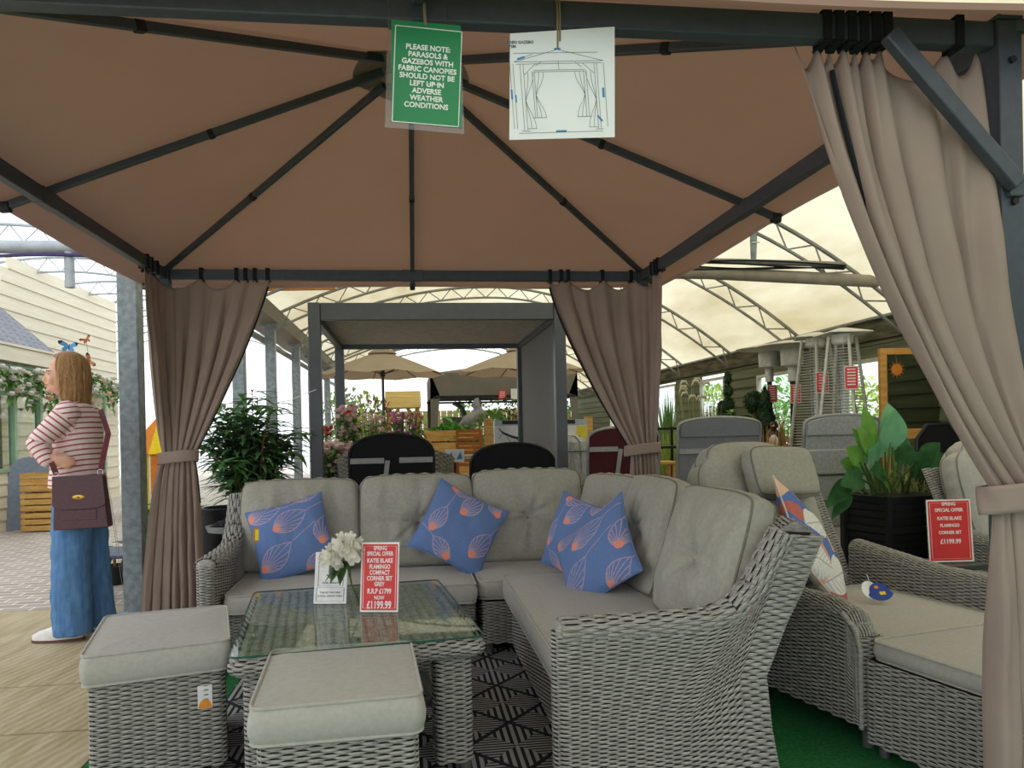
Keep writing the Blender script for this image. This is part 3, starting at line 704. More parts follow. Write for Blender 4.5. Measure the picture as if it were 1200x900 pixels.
# blue scatter pillows with coral fan leaves
def leaf_paint(motifs, seed=0):
    blue = np.array(lin('6a86ba')[:3]); cor = np.array(lin('f79a80')[:3]); line = np.array(lin('bfa6b8')[:3])
    def f(px, pz):
        A = np.zeros(px.shape + (3,)) + blue
        for cx, cy, an, L, W in motifs:
            a = math.radians(an); X = (px-cx)*math.cos(a)+(pz-cy)*math.sin(a); Y = -(px-cx)*math.sin(a)+(pz-cy)*math.cos(a)
            t = X/L; wv = W*np.sin(PI*np.clip(t+.12, 0, 1.12)/1.12)**.8*(1-.25*t); ins = (t > -.12) & (t < 1)
            out = ins & (np.abs(np.abs(Y)-wv) < .012)
            th = np.degrees(np.arctan2(Y, X+.02)); r = np.hypot(X, Y); fr = np.abs((th+180) % 11 - 5.5)
            fan = ins & (np.abs(Y) < wv) & (np.radians(fr)*r < .009)
            con = (t > .98) & (t < 1.9) & (np.abs(Y) < .009)
            A[out | fan | con] = line
            A[r < .09] = cor
        return A
    return f
PIL = mat('printed_pillow_cotton', 'ffffff', .9, c2='f0f0f0', scale=200, bump=.1, bscale=700, attr='Col')
PLAIN = mat('blue_pillow_edge', '6a86ba', .9)
def bp_(label, w, M, seed, motifs, **k):
    return tag(pillow(w, w, .15, M, 'scatter_pillow', PIL, n=170, seed=seed, paint=leaf_paint(motifs), pmat=PLAIN, pw=.5, pinch=.08, wr=.008, **k), label, 'pillow', 'blue leaf-print pillows')
mA = [(-.28, .28, 20, .85, .3), (-.9, .75, 5, .8, .28), (.75, -.3, 75, .65, .25), (-.8, -.62, 30, .9, .3), (.3, .98, 10, .7, .22), (.25, -.95, 25, .7, .25)]
mB = [(-.1, .35, 60, .7, .26), (-.65, -.35, 80, .65, .22), (.55, -.55, 70, .75, .26), (.75, .75, 130, .5, .2), (-.55, .9, 0, .5, .2), (.0, -.85, 150, .6, .2)]
P1 = bp_('blue leaf-print pillow with a yellow swing tag at the left end of the sofa', .42, TR(-.635, .845, .385, rx=-20, rz=4, ry=-14), 21, mA)
bp_('blue leaf-print pillow tilted on one corner in the middle of the rear sofa', .43, TR(.125, .80, .43, rx=-24, rz=-4, ry=28), 22, mB)
bp_('blue leaf-print pillow turned edge-on in the sofa corner', .40, TR(.72, .47, .40, rx=-16, rz=-66, ry=10), 23, mB)
bp_('blue leaf-print pillow slumped on the near seat cushion of the sofa', .45, TR(.80, -.06, .405, rx=-34, rz=-43, ry=-36), 24, mA)
b = MB(TR(-.845, .75, .655, rx=-8)); b.box((0, 0, -.03), (.028, .002, .075)); tg = b.build('swing_tag', mat('tan_tag', 'b58a4a', .7), P1, smooth=False)
b = MB(TR(-.845, .747, .655, rx=-8)); b.box((.006, 0, -.03), (.018, .002, .055)); b.build('price_sticker', mat('yellow_sticker', 'f2d21f', .6), tg, smooth=False)
b = MB(); b.tube([(-.82, .78, .72), (-.845, .75, .69)], .0015, 5); b.build('tag_string', WHITEI, tg)

# ---------------------------------------------------------------- glass topped table
TT = thing('coffee_table', 'square wicker table with a clear glass top in front of the sofa', 'table', (-.25, -.42, 0))
MT = TR(-.262, -.40, 0, rz=7); tw, td, tz = .80, .98, .475
b = MB(MT)
f, L = along(rrect(tw, td, .04))
def ST(u, v):
    p = f(u); a = v*PI; s = 1 - .0*v
    ins = .022*(1-np.sin(a)); k = np.linalg.norm(p, axis=-1)
    return np.stack([p[..., 0]*(1-ins/.4), p[..., 1]*(1-ins/.4), .405 + v*(tz-.014-.405)], -1)
wicker(b, ST, L, .075)
def SP(u, v): return np.stack([(u-.5)*(tw-.05), (v-.5)*(td-.05), np.full(np.shape(u), tz-.014)], -1)
wicker(b, SP, tw-.05, td-.05, row=.011, stake=.034)
b.build('wicker_top', WM, TT, ang=60)
GL = glass_mat('table_glass', 'f0f6f2', .03, .015, 1.5, .5)
b = MB(MT); b.prism([tuple(p) for p in rrect(tw-.008, td-.008, .03, 5)[:-1]], lambda a, c, d: (a, c, d), tz-.006, tz); b.build('glass_top', GL, TT, smooth=False)
b = MB(MT)
e = rrect(tw-.006, td-.006, .03, 5)[:-1]; b.tube([(x, y, tz-.003) for x, y in e], .0032, 6, closed=True); b.build('glass_edge', mat('green_glass_edge', '2c5a4c', .15), TT)
for sx in (-1, 1):
    for sy_ in (-1, 1):
        b = MB(MT); wicker_box(b, .115, .115, .05, .41, .025, (sx*(tw/2-.10), sy_*(td/2-.10))); o = b.build('leg', WM, TT, ang=60)
        b = MB(MT); b.lathe([(.016, .003), (.02, .01), (.02, .06)], 12, (sx*(tw/2-.065), sy_*(td/2-.065), 0)); b.build('foot', LEGM, o)
b = MB(MT); b.box((0, 0, .1), (tw-.2, .03, .03)); b.box((tw/2-.1, 0, .1), (.03, td-.2, .03)); b.box((-tw/2+.1, 0, .1), (.03, td-.2, .03)); b.build('stretcher', LEGM, TT, smooth=False)

# table-top signs
ACR = glass_mat('clear_acrylic', 'f8fbfa', .05, .05)
REDC = mat('red_card', 'd9403f', .4, c2='d33a3a', scale=4)
def offer_sign(label, x, y, z, w, h, rz, lines, tilt=10, name='offer_sign'):
    T = thing(name, label, 'sign', (x, y, z)); M = TR(x, y, z, rz=rz)
    Mt = M @ Matrix.Rotation(math.radians(-tilt), 4, 'X')
    b = MB(Mt); b.box((0, .0025, h/2), (w, .004, h)); o = b.build('holder', ACR, T, smooth=False)
    b = MB(M); b.box((0, .03, .0015), (w, .07, .003)); b.build('holder_foot', ACR, T, smooth=False)
    b = MB(Mt); b.box((0, -.0008, h/2), (w*.965, .0012, h*.975)); b.build('card', mat('white_card', 'f3f3f0', .4), T, smooth=False)
    b = MB(Mt); b.box((0, -.0018, h/2), (w*.90, .001, h*.93)); b.build('red_panel', REDC, T, smooth=False)
    b = MB(Mt); e = .0012; a_, c_ = w*.41, h*.435
    for x0, z0, x1, z1 in ((-a_, -c_, a_, -c_), (-a_, c_, a_, c_), (-a_, -c_, -a_, c_), (a_, -c_, a_, c_)): b.bar((x0, -.0025, h/2+z0), (x1, -.0025, h/2+z1), .0016, .0006)
    b.build('printed_border', WHITEI, T, smooth=False)
    for s, zz, sz, k in lines:
        text(s, sz*h, Mt @ Matrix.Translation((0, -.0027, zz*h)) @ Matrix.Rotation(PI/2, 4, 'X'), WHITEI, T, bold=.025, sx=k)
    return T
offer_sign('red and white offer sign standing on the glass table', -.167, -.455, tz, .150, .262, -13,
           [('SPRING', .905, .082, .72), ('SPECIAL OFFER', .826, .082, .70), ('KATIE BLAKE', .728, .088, .74), ('FLAMINGO', .642, .086, .72), ('COMPACT', .560, .086, .72), ('CORNER SET', .478, .086, .74), ('GREY', .398, .084, .72), ('R.R.P £1799', .298, .098, .72), ('NOW', .208, .075, .75), ('£1199.99', .105, .145, .66)])
T = thing('height_sign', 'white notice with a grey arrow standing on the table behind the flower', 'sign', (-.36, -.26, tz)); Mw = TR(-.365, -.275, tz, rz=-11); Mt = Mw @ Matrix.Rotation(math.radians(-13), 4, 'X'); w_, h_ = .135, .205
b = MB(Mt); b.box((0, .0025, h_/2), (w_, .004, h_)); b.build('holder', ACR, T, smooth=False)
b = MB(Mw); b.box((0, .03, .0015), (w_, .075, .003)); b.build('holder_foot', ACR, T, smooth=False)
b = MB(Mt); b.box((0, -.0008, h_/2), (w_*.97, .0012, h_*.98)); b.build('card', mat('white_card', 'f3f3f0', .4), T, smooth=False)
b = MB(Mt)
for x0, z0, x1, z1 in ((-.05, .07, .05, .07), (-.05, .19, .05, .19), (-.05, .07, -.05, .19), (.05, .07, .05, .19), (-.055, .012, .055, .012), (-.055, .064, .055, .064), (-.055, .012, -.055, .064), (.055, .012, .055, .064)): b.bar((x0, -.0018, z0), (x1, -.0018, z1), .0018, .0006)
b.build('printed_frame', mat('black_ink', '2b2c30', .5), T, smooth=False)
b = MB(Mt); b.prism([(-.009, .115), (.009, .115), (.009, .165), (.02, .165), (0, .185), (-.02, .165), (-.009, .165)], lambda a, c, d: (a, d, c), -.0014, -.0022); b.prism([(0, .095), (.02, .115), (-.02, .115)], lambda a, c, d: (a, d, c), -.0014, -.0022); b.build('printed_arrow', mat('arrow_grey', '6f7276', .5), T, smooth=False)
text('DUAL HEIGHT', .0105, Mt @ Matrix.Translation((0, -.002, .082)) @ Matrix.Rotation(PI/2, 4, 'X'), INK, T)
text('THIS SET FEATURES\nA DUAL HEIGHT TABLE', .0095, Mt @ Matrix.Translation((0, -.002, .038)) @ Matrix.Rotation(PI/2, 4, 'X'), INK, T, sp=1.4)
# white peony stem
PET = mat('white_petal', 'f6f4ec', .7, c2='ece9dd', scale=20, trans=.25); LEAFD = mat('deep_leaf', '4c6b3a', .55, c2='375228', scale=20, trans=.15, spec=.4)
T = thing('artificial_flower', 'white peony with green leaves lying between the two table signs', 'flower', (-.29, -.39, tz))
b = MB()
for cx, cy_, cz_, r in ((-.285, -.385, .705, .06), (-.335, -.39, .675, .046)):
    for i in range(46):
        ph = i*2.4; th = math.acos(1-1.75*(i+.5)/46); d = Vector((math.sin(th)*math.cos(ph), math.sin(th)*math.sin(ph), math.cos(th)))
        p = Vector((cx, cy_, cz_)) + d*r*.35; b.leaf(p, d, r*.9, r*.85, .05, up=(math.cos(ph*1.3), math.sin(ph), .4), n=3, fold=.5, tip=.35)
    b.ell((cx, cy_, cz_), (r*.62,)*3, 10, 8)
b.build('petals', PET, T, ang=60)
b = MB()
for q, L in (((-.9, -.25, -.75), .085), ((-.6, -.5, -.75), .08), ((-.85, .1, -.4), .06), ((-.2, -.3, -.95), .07), ((.4, -.1, -.8), .05)): b.leaf((-.295, -.40, .66), q, L*1.15, .045, .12, n=6)
b.build('leaves', LEAFD, T, ang=60)
b = MB(); b.tube([(-.29, -.39, .69), (-.27, -.385, .57), (-.235, -.375, .478)], .0035, 6); b.build('stem', LEAFD, T)

# ---------------------------------------------------------------- footstools
TAGW = mat('white_tag', 'eeeef0', .6); ORA = mat('orange_print', 'f0a03c', .6, c2='e08a2a', scale=60)
def stool(label, clabel, x, y, rz, w, d, zt, seed, tagpos):
    T = thing('footstool', label, 'stool', (x, y, 0), 'wicker footstools', ); M = TR(x, y, 0, rz=rz)
    b = MB(M); wicker_box(b, w-.03, d-.03, .05, zt-.105, .02, taper=.0); b.build('wicker_body', WM, T, ang=60)
    for a in (-1, 1):
        for c in (-1, 1):
            l = MB(M); l.lathe([(.014, .003), (.017, .01), (.017, .06)], 10, (a*(w/2-.045), c*(d/2-.045), 0)); l.build('leg', LEGM, T)
    u = tagpos
    t = MB(M @ Matrix.Translation(u[:3]) @ Matrix.Rotation(math.radians(u[3]), 4, 'Z')); t.box((0, 0, 0), (.045, .0016, .075)); t = t.build('care_tag', TAGW, T, smooth=False)
    t2 = MB(M @ Matrix.Translation(u[:3]) @ Matrix.Rotation(math.radians(u[3]), 4, 'Z'))
    t2.prism([(.021*math.cos(a), -.037+.030*math.sin(a)) for a in np.linspace(0, PI, 13)], lambda a, c, d: (a, d, c), -.001, -.0016)
    t2.build('printed_sun', ORA, t, smooth=False)
    tag(seat_cushion(w, d, .105, M @ Matrix.Translation((0, 0, zt-.107)), 'stool_cushion', CUSHL, seed=seed, r=.03, crown=.01, wr=.003), clabel, 'cushion', 'footstool cushions')
stool('wicker footstool with an orange sun tag beside the left end of the table', 'grey box cushion on the footstool left of the table', -.93, -.475, 14, .43, .56, .47, 31, (.14, -.271, .285, 0))
stool('wicker footstool pushed up to the near edge of the glass table', 'grey box cushion on the footstool nearest the camera', -.25, -1.10, 3.5, .425, .50, .475, 32, (.206, .02, .40, 90))

# ---------------------------------------------------------------- patterned outdoor rug
m = mat('rug_weave', '1f2024', .9); nt = m.node_tree; N = nt.nodes; Lk = nt.links; bs = N['Principled BSDF']
def mth(op, a, b_=None, c=None):
    n = N.new('ShaderNodeMath'); n.operation = op
    for i, q in enumerate((a, b_, c)):
        if q is None: continue
        if isinstance(q, (int, float)): n.inputs[i].default_value = q
        else: Lk.new(q, n.inputs[i])
    return n.outputs[0]
tc = N.new('ShaderNodeTexCoord'); sp = N.new('ShaderNodeSeparateXYZ'); Lk.new(tc.outputs['Object'], sp.inputs[0])
X = mth('SUBTRACT', sp.outputs[0], .128); Y = mth('SUBTRACT', sp.outputs[1], .245); ax, ay = 1/.384, 1/.425
p = mth('ADD', mth('MULTIPLY', X, ax), mth('MULTIPLY', Y, ay)); q = mth('SUBTRACT', mth('MULTIPLY', X, ax), mth('MULTIPLY', Y, ay))
fp = mth('SUBTRACT', mth('FRACT', mth('ADD', p, 100.0)), .5); fq = mth('SUBTRACT', mth('FRACT', mth('ADD', q, 100.0)), .5)
line = mth('GREATER_THAN', mth('MAXIMUM', mth('ABSOLUTE', fp), mth('ABSOLUTE', fq)), .465)
side = mth('GREATER_THAN', mth('MULTIPLY', fp, fq), 0)
sx_ = mth('GREATER_THAN', mth('COSINE', mth('MULTIPLY', X, 2*PI/.0275)), -.1); sy2 = mth('GREATER_THAN', mth('COSINE', mth('MULTIPLY', Y, 2*PI/.021)), -.1)
st = mth('ADD', mth('MULTIPLY', sy2, side), mth('MULTIPLY', sx_, mth('SUBTRACT', 1, side))); st = mth('MULTIPLY', st, mth('SUBTRACT', 1, line))
mx = N.new('ShaderNodeMix'); mx.data_type = 'RGBA'; mx.inputs['A'].default_value = lin('25262b'); mx.inputs['B'].default_value = lin('a9aaa8'); Lk.new(st, mx.inputs['Factor']); Lk.new(mx.outputs['Result'], bs.inputs['Base Color'])
b = MB(); b.box((.1, -.53, .006), (1.9, 2.3, .006)); tag(b.build('outdoor_rug', m, bevel=.002), 'black and grey diamond-pattern woven rug under the glass table', 'rug')

# ---------------------------------------------------------------- reclining wicker armchair on the right
AC = thing('wicker_armchair', 'grey wicker reclining armchair with head pillow to the right of the sofa', 'armchair', (1.95, -.2, 0), rz=0)
MA = TR(1.84, -.22, 0, rz=14)
def arm_panel(M, x, parent, th=.10, zt=.50, y0=-.52, y1=.36):
    b = MB(M); T = [(y0, .30), (y0+.012, .40), (y0+.06, .475), (y0+.16, zt), (y0+.4, zt), (y1, zt+.06)]
    T2 = [(y0, .28)] + T[1:]
    top, _ = along(T)
    prof = [(x+th/2, .08), (x+th/2, .44), (x+th*.42, .475), (x, .5), (x-th*.42, .475), (x-th/2, .44), (x-th/2, .08)]
    # surface: v runs over the arm from inside to outside, u from back to front
    yy = np.array([q[0] for q in T]); zz = np.array([q[1] for q in T])
    def S(u, v):
        y = y1 + (y0-y1)*u; ztop = np.interp(y, yy, zz); a = np.clip((v-.40)/.2, 0, 1)*PI
        side = np.where(v < .4, v/.4, np.where(v > .6, (1-v)/.4, 1)); z = .085*1 + (ztop-.04-.085)*side + .04*np.sin(a)*((v >= .4) & (v <= .6))
        xx = np.where(v < .4, x+th/2, np.where(v > .6, x-th/2, x+th/2*np.cos(a)))
        return np.stack([xx, y, z], -1)
    wicker(b, S, y1-y0, .95, flip=True)
    def SF(u, v):
        xx = x + th/2*(1-2*u); return np.stack([xx, y0 - .02*np.sin(PI*u), .085+v*(.40-.085)], -1)
    wicker(b, SF, th, .31, flip=True)
    b.tube([(x-th/2, y0, .08), (x-th/2, y0, .36), (x-th/2, y0+.02, .42), (x-th/2, y0+.08, .465)], .010, 8)
    return b.build('arm', WM, parent, ang=60)
arm_panel(MA, -.43, AC); arm_panel(MA, .43, AC)
b = MB(MA); wicker_box(b, .78, .78, .12, .25, .02, (0, -.06)); b.build('base', WM, AC, ang=60)
b = MB(MA)
def SB(u, v): return np.stack([(u-.5)*.80, .30+v*.30, .25+v*.62], -1)
wicker(b, SB, .8, .7); b.build('backrest', WM, AC, ang=60)
for a in (-.43, .43):
    for c in (-.50, .33): l = MB(MA); l.lathe([(.018, .004), (.02, .012), (.02, .09)], 12, (a, c, 0)); l.build('leg', LEGM, AC)
tag(seat_cushion(.74, .74, .11, MA @ Matrix.Translation((0, -.12, .255)), 'seat_cushion', CUSHL, seed=41), 'pale grey seat cushion in the reclining armchair', 'cushion')
o = tag(pillow(.66, .74, .16, MA @ TR(-.06, .36, .36, rx=-24), 'back_cushion', CUSH, n=50, seed=42, pw=.4, pinch=.0, wr=.012, tuft=0, gus=.11, rnd=.28, pmat=CUSHP), 'tall puffed grey back cushion of the reclining armchair', 'cushion')
tag(pillow(.37, .24, .05, MA @ TR(-.01, .35, .80, rx=-22, ry=2), 'head_pillow', CUSH, n=36, seed=43, pw=.3, pinch=.0, wr=.003, gus=.075, rnd=.08, pmat=CUSHP), 'small grey head pillow strapped to the top of the armchair cushion', 'pillow')
def botanic(px, pz):
    A = np.zeros(px.shape+(3,)) + np.array(lin('f1c9b0')[:3])
    P = np.stack([px, pz, np.zeros_like(px)], -1); n1 = nz3(P, 1.3, 5); n2 = nz3(P, 1.5, 9)
    A[n1 > .08] = lin('5f7fc4')[:3]; A[(n2 > .22)] = lin('c9746c')[:3]; A[n2 < -.33] = lin('e9b48f')[:3]
    for cx, cy_, an, L, W in ((-.75, -.1, 35, 1.2, .3), (-.2, -.95, 40, 1.3, .34), (.2, .1, 70, .9, .2), (-.95, -.8, 10, .9, .3)):
        a = math.radians(an); X_ = (px-cx)*math.cos(a)+(pz-cy_)*math.sin(a); Y_ = -(px-cx)*math.sin(a)+(pz-cy_)*math.cos(a); t = X_/L
        w = W*np.sin(PI*np.clip(t, 0, 1)); ins = (t > 0) & (t < 1) & (np.abs(Y_) < w); A[ins] = lin('f4f4f2')[:3]
        vein = ins & ((np.abs(Y_) < .012) | (np.abs(((X_-np.abs(Y_)*1.2)*9) % 1-.5) < .07)); A[vein] = lin('b9c0cc')[:3]
    return A
P5 = tag(pillow(.50, .50, .15, MA @ TR(-.15, -.04, .43, rx=-34, rz=18, ry=38), 'scatter_pillow', PIL, n=150, seed=44, paint=botanic, pmat=mat('cream_edge', 'e8d5c6', .9), wr=.006), 'blue, peach and white leaf pillow resting in the reclining armchair', 'pillow')
T = thing('swing_tag', 'round blue product tag with a yellow sticker on the armchair seat', 'tag', (1.98, -.31, .40))
Mg = TR(1.93, -.31, .425, rx=58, rz=8)
b = MB(Mg); b.prism([(.055*math.cos(a)*(1.15 if math.sin(a) < 0 else .9), .04*math.sin(a)) for a in np.linspace(0, 2*PI, 25)[:-1]], lambda a, c, d: (a, c, d), 0, .003); b.build('blue_disc', mat('navy_card', '2f4a9a', .5), T)
b = MB(Mg @ TR(-.04, .012, -.004)); b.lathe([(.0, -.001), (.04, -.001), (.04, .001), (0, .001)], 20); b.build('white_disc', WHITEI, T)
b = MB(Mg); b.box((.008, -.008, .0036), (.03, .014, .001)); b.build('price_sticker', mat('yellow_sticker', 'f2d21f', .6), T, smooth=False)
b = MB(Mg); b.box((-.012, .02, .0036), (.018, .012, .001)); b.build('orange_logo', ORA, T, smooth=False)
b = MB(Mg); b.tube([(-.03, .03, .0), (-.045, .075, .02)], .0015, 5); b.build('cord', WHITEI, T)
# its footstool
T = thing('footstool', 'wicker footstool in front of the reclining armchair, behind the near curtain', 'stool', (1.86, -.98, 0), 'wicker footstools'); MF = TR(1.885, -1.06, 0, rz=14)
b = MB(MF); wicker_box(b, .66, .56, .05, .335, .02); b.build('wicker_body', WM, T, ang=60)
for a in (-.29, .29):
    for c in (-.24, .24): l = MB(MF); l.lathe([(.014, .004), (.017, .01), (.017, .06)], 10, (a, c, 0)); l.build('leg', LEGM, T)
tag(seat_cushion(.62, .52, .06, MF @ Matrix.Translation((0.0, 0, .337)), 'stool_cushion', CUSHL, seed=45, r=.03), 'thin pale cushion on the footstool of the reclining armchair', 'cushion', 'footstool cushions')
# second armchair further right, mostly hidden by the curtain
A2 = thing('wicker_armchair', 'grey wicker armchair half hidden behind the near right curtain', 'armchair', (3.3, -.1, 0)); M2 = TR(3.42, .25, 0, rz=10)
arm_panel(M2, -.42, A2); arm_panel(M2, .42, A2)
b = MB(M2); wicker_box(b, .76, .76, .12, .25, .02); b.build('base', WM, A2, ang=60)
b = MB(M2); wicker(b, SB, .8, .7); b.build('backrest', WM, A2, ang=60)
tag(seat_cushion(.74, .7, .11, M2 @ Matrix.Translation((0, -.1, .255)), 'seat_cushion', CUSHL, seed=46), 'pale grey seat cushion of the half hidden right armchair', 'cushion')
tag(pillow(.70, .70, .16, M2 @ TR(0, .30, .36, rx=-18), 'back_cushion', CUSHL, n=40, seed=47, pw=.4, pinch=0, wr=.012, gus=.11, rnd=.2, pmat=CUSHP), 'puffed grey back cushion of the armchair beside the right post', 'cushion')
offer_sign('red and white offer sign beside the black planter', 2.60, .12, .445, .235, .315, -4,
           [('SPRING', .915, .075, .9), ('SPECIAL OFFER', .82, .075, .9), ('KATIE BLAKE', .69, .075, .9), ('FLAMINGO', .58, .07, .9), ('CORNER SET', .47, .07, .9), ('£1199.99', .33, .1, .9)], tilt=4)
T = thing('side_table', 'small grey wicker side table under the offer sign beside the black planter', 'table', (2.62, .17, 0))
b = MB(); wicker_box(b, .24, .20, .05, .417, .02, (2.62, .16)); b.build('wicker_body', WM, T, ang=60)
b = MB(); b.box((2.62, .16, .431), (.26, .22, .024)); b.build('top', mat('dark_glass_top', '4c4f4e', .3), T, bevel=.004)
for dx in (-.09, .09):
    for dy in (-.07, .07): l = MB(); l.lathe([(.012, .004), (.014, .01), (.014, .06)], 10, (2.62+dx, .16+dy, 0)); l.build('leg', LEGM, T)
# ================================================================ PERSON AND THE LEFT SIDE
def remesh(o, vox, smooth=4):
    md = o.modifiers.new('r', 'REMESH'); md.mode = 'VOXEL'; md.voxel_size = vox; md.use_smooth_shade = True
    ms = o.modifiers.new('s', 'SMOOTH'); ms.iterations = smooth; ms.factor = .5
    dg = bpy.context.evaluated_depsgraph_get(); me = bpy.data.meshes.new_from_object(o.evaluated_get(dg)); me.name = o.name
    o.modifiers.clear(); old = o.data; o.data = me; bpy.data.meshes.remove(old)
    me.polygons.foreach_set('use_smooth', [True]*len(me.polygons)); return o
def rings(mb, rows, n=24):
    """rows of (x, y, z, rx, ry): a closed lofted body of ellipses"""
    a = np.arange(n)/n*2*PI
    v = np.concatenate([np.stack([x+rx*np.cos(a), y+ry*np.sin(a), np.full(n, z)], 1) for x, y, z, rx, ry in rows]); k = len(rows)
    f = [(i*n+j, i*n+(j+1) % n, (i+1)*n+(j+1) % n, (i+1)*n+j) for i in range(k-1) for j in range(n)]
    f += [tuple(range(n-1, -1, -1)), tuple((k-1)*n+j for j in range(n))]; mb.add(v, f)
def limb(mb, pts, rad, n=14, sub=6):
    f, L = along(np.c_[np.array(pts, float), rad]); q = f(np.linspace(0, 1, sub*(len(pts)-1)+1)); mb.tube(q[:, :3], q[:, 3], n)
    for p, r in zip(pts, rad): mb.ell(p, (r, r, r), 12, 8)
SKIN = mat('skin', 'dba98f', .55, c2='d29f85', scale=30, spec=.35)
HAIR = mat('dark_blond_hair', 'b98d58', .45, c2='7c5833', scale=60, stretch=(6, 6, .4), spec=.4, bump=.5, bscale=90)
DENIM = mat('blue_denim', '5f88b5', .85, c2='4a73a3', scale=14, stretch=(3, 3, .5), bump=.3, bscale=300, detail=6)
STR = mat('striped_jersey', 'ecdcd8', .9, c2='e6d3cf', scale=30)
nt = STR.node_tree; N = nt.nodes; Lk = nt.links
at_ = N.new('ShaderNodeAttribute'); at_.attribute_name = 'Col'; sp = N.new('ShaderNodeSeparateColor'); Lk.new(at_.outputs['Color'], sp.inputs[0])
m1 = N.new('ShaderNodeMath'); m1.operation = 'MULTIPLY'; m1.inputs[1].default_value = 1/.030; Lk.new(sp.outputs[0], m1.inputs[0])
m2 = N.new('ShaderNodeMath'); m2.operation = 'FRACT'; Lk.new(m1.outputs[0], m2.inputs[0]); m3 = N.new('ShaderNodeMath'); m3.operation = 'GREATER_THAN'; m3.inputs[1].default_value = .72; Lk.new(m2.outputs[0], m3.inputs[0])
src = N['Principled BSDF'].inputs['Base Color'].links[0].from_socket; mx = N.new('ShaderNodeMix'); mx.data_type = 'RGBA'
Lk.new(m3.outputs[0], mx.inputs['Factor']); Lk.new(src, mx.inputs['A']); mx.inputs['B'].default_value = lin('a84a57'); Lk.new(mx.outputs['Result'], N['Principled BSDF'].inputs['Base Color'])
PR = (-1.955, 1.34, 0); PM = TR(*PR, rz=184); PH = PM @ TR(.03, 0, 0, rz=14) @ TR(-.03, 0, 0)
W_ = thing('person', 'woman in a pink striped top and blue jeans standing with a burgundy bag, looking left', 'person', PR)
SHL, ELL_, WRL = (-.005, .165, 1.295), (.135, .215, 1.125), (.085, .235, 1.03)
SHR, ELR, WRR = (-.005, -.165, 1.295), (.10, -.24, 1.09), (.205, -.04, 1.075)
b = MB(PM)
rings(b, [(0, 0, .74, .10, .14), (0, 0, .9, .11, .15), (0, 0, 1.05, .095, .125), (.0, 0, 1.2, .10, .14), (0, 0, 1.29, .085, .14), (.01, 0, 1.345, .06, .085), (.02, 0, 1.37, .05, .055)])
limb(b, [(.015, 0, 1.34), (.04, 0, 1.40), (.055, 0, 1.47)], [.055, .05, .052])
b.M = PH
b.ell((.045, 0, 1.548), (.093, .074, .093), 24, 16); b.ell((.088, 0, 1.495), (.064, .060, .085), 24, 16)
b.ell((.098, 0, 1.447), (.048, .046, .042), 16, 10); b.ell((.137, 0, 1.428), (.02, .024, .018), 12, 8)
b.tube([(.143, 0, 1.527), (.152, 0, 1.51), (.166, 0, 1.488), (.160, 0, 1.479), (.146, 0, 1.475)], [.009, .0105, .0125, .012, .01], 10)
b.ell((.150, 0, 1.463), (.010, .021, .0065), 12, 8); b.ell((.1475, 0, 1.451), (.0105, .019, .0065), 12, 8)
b.ell((.138, 0, 1.536), (.014, .044, .010), 14, 8); b.ell((.12, .035, 1.485), (.025, .022, .03), 12, 8); b.ell((.12, -.035, 1.485), (.025, .022, .03), 12, 8)
for s in (-1, 1): b.ell((.04, s*.076, 1.50), (.020, .010, .03), 12, 8)
b.M = PM
def arm(S_, E_, Wr): limb(b, [S_, E_, Wr], [.048, .040, .027])
arm(SHL, ELL_, WRL); arm(SHR, ELR, WRR)
def hand(Wr, d, up, side, curl):
    """palm, four fingers of unequal length and a thumb from the side of the palm"""
    Wr, d, up, side = Vector(Wr), Vector(d).normalized(), Vector(up).normalized(), Vector(side).normalized()
    pc = Wr + d*.045
    R = Matrix((d, side, up)).transposed(); b.ell(pc, (.048, .036, .015), 14, 8, R=R.to_4x4()); limb(b, [Wr-d*.02, Wr+d*.02], [.026, .024])
    for i, (o, L) in enumerate(((-.027, .062), (-.009, .072), (.009, .068), (.026, .054))):
        p0 = pc + d*.032 + side*o; p1 = p0 + (d - up*curl*.35).normalized()*L*.42; p2 = p1 + (d - up*curl*1.0).normalized()*L*.33; p3 = p2 + (d*.6 - up*curl*1.5).normalized()*L*.27
        limb(b, [p0, p1, p2, p3], [.0088, .0082, .0074, .006], 8, 3)
    q0 = pc - d*.02 - side*.028; q1 = q0 - side*.02 + d*.02 - up*.008; q2 = q1 + d*.03 - side*.006 - up*.008; limb(b, [q0, q1, q2], [.011, .0095, .0075], 8, 3)
hand((.085, .237, 1.03), (-.93, .0, -.12), (.0, 1, .1), (.1, .1, -1), .35)
hand((.205, -.035, 1.075), (.25, .9, .02), (1, -.2, 0), (0, 0, -1), .9)
for s, fx in ((1, .045), (-1, -.045)): limb(b, [(0, s*.08, .80), (.01+fx*.5, s*.085, .45), (fx-.02, s*.09, .07), (fx+.10, s*.095, .035)], [.085, .058, .04, .03])
body = remesh(b.build('body', SKIN, W_), .0048, 3)
# eyes and brows
for s in (-1, 1):
    e = MB(PH); e.ell((.134, s*.031, 1.515), (.010, .013, .006), 10, 6); e.build('eye', mat('eye_white', 'e8e4df', .3), body)
    e = MB(PH); e.tube([(.143, s*.019, 1.5185), (.1435, s*.032, 1.5195), (.134, s*.047, 1.517)], .0022, 6); e.build('eyelash', mat('dark_lash', '3a2a22', .6), body)
    e = MB(PH); e.tube([(.150, s*.016, 1.534), (.147, s*.032, 1.539), (.134, s*.048, 1.534)], .0035, 6, flat=.6); e.build('eyebrow', mat('brow', '7b5a3c', .7), body)
e = MB(PH); e.tube([(.154, -.018, 1.457), (.1605, 0, 1.457), (.154, .018, 1.457)], [.003, .0045, .003], 6); e.build('lips', mat('lips', 'b9706a', .5), body)
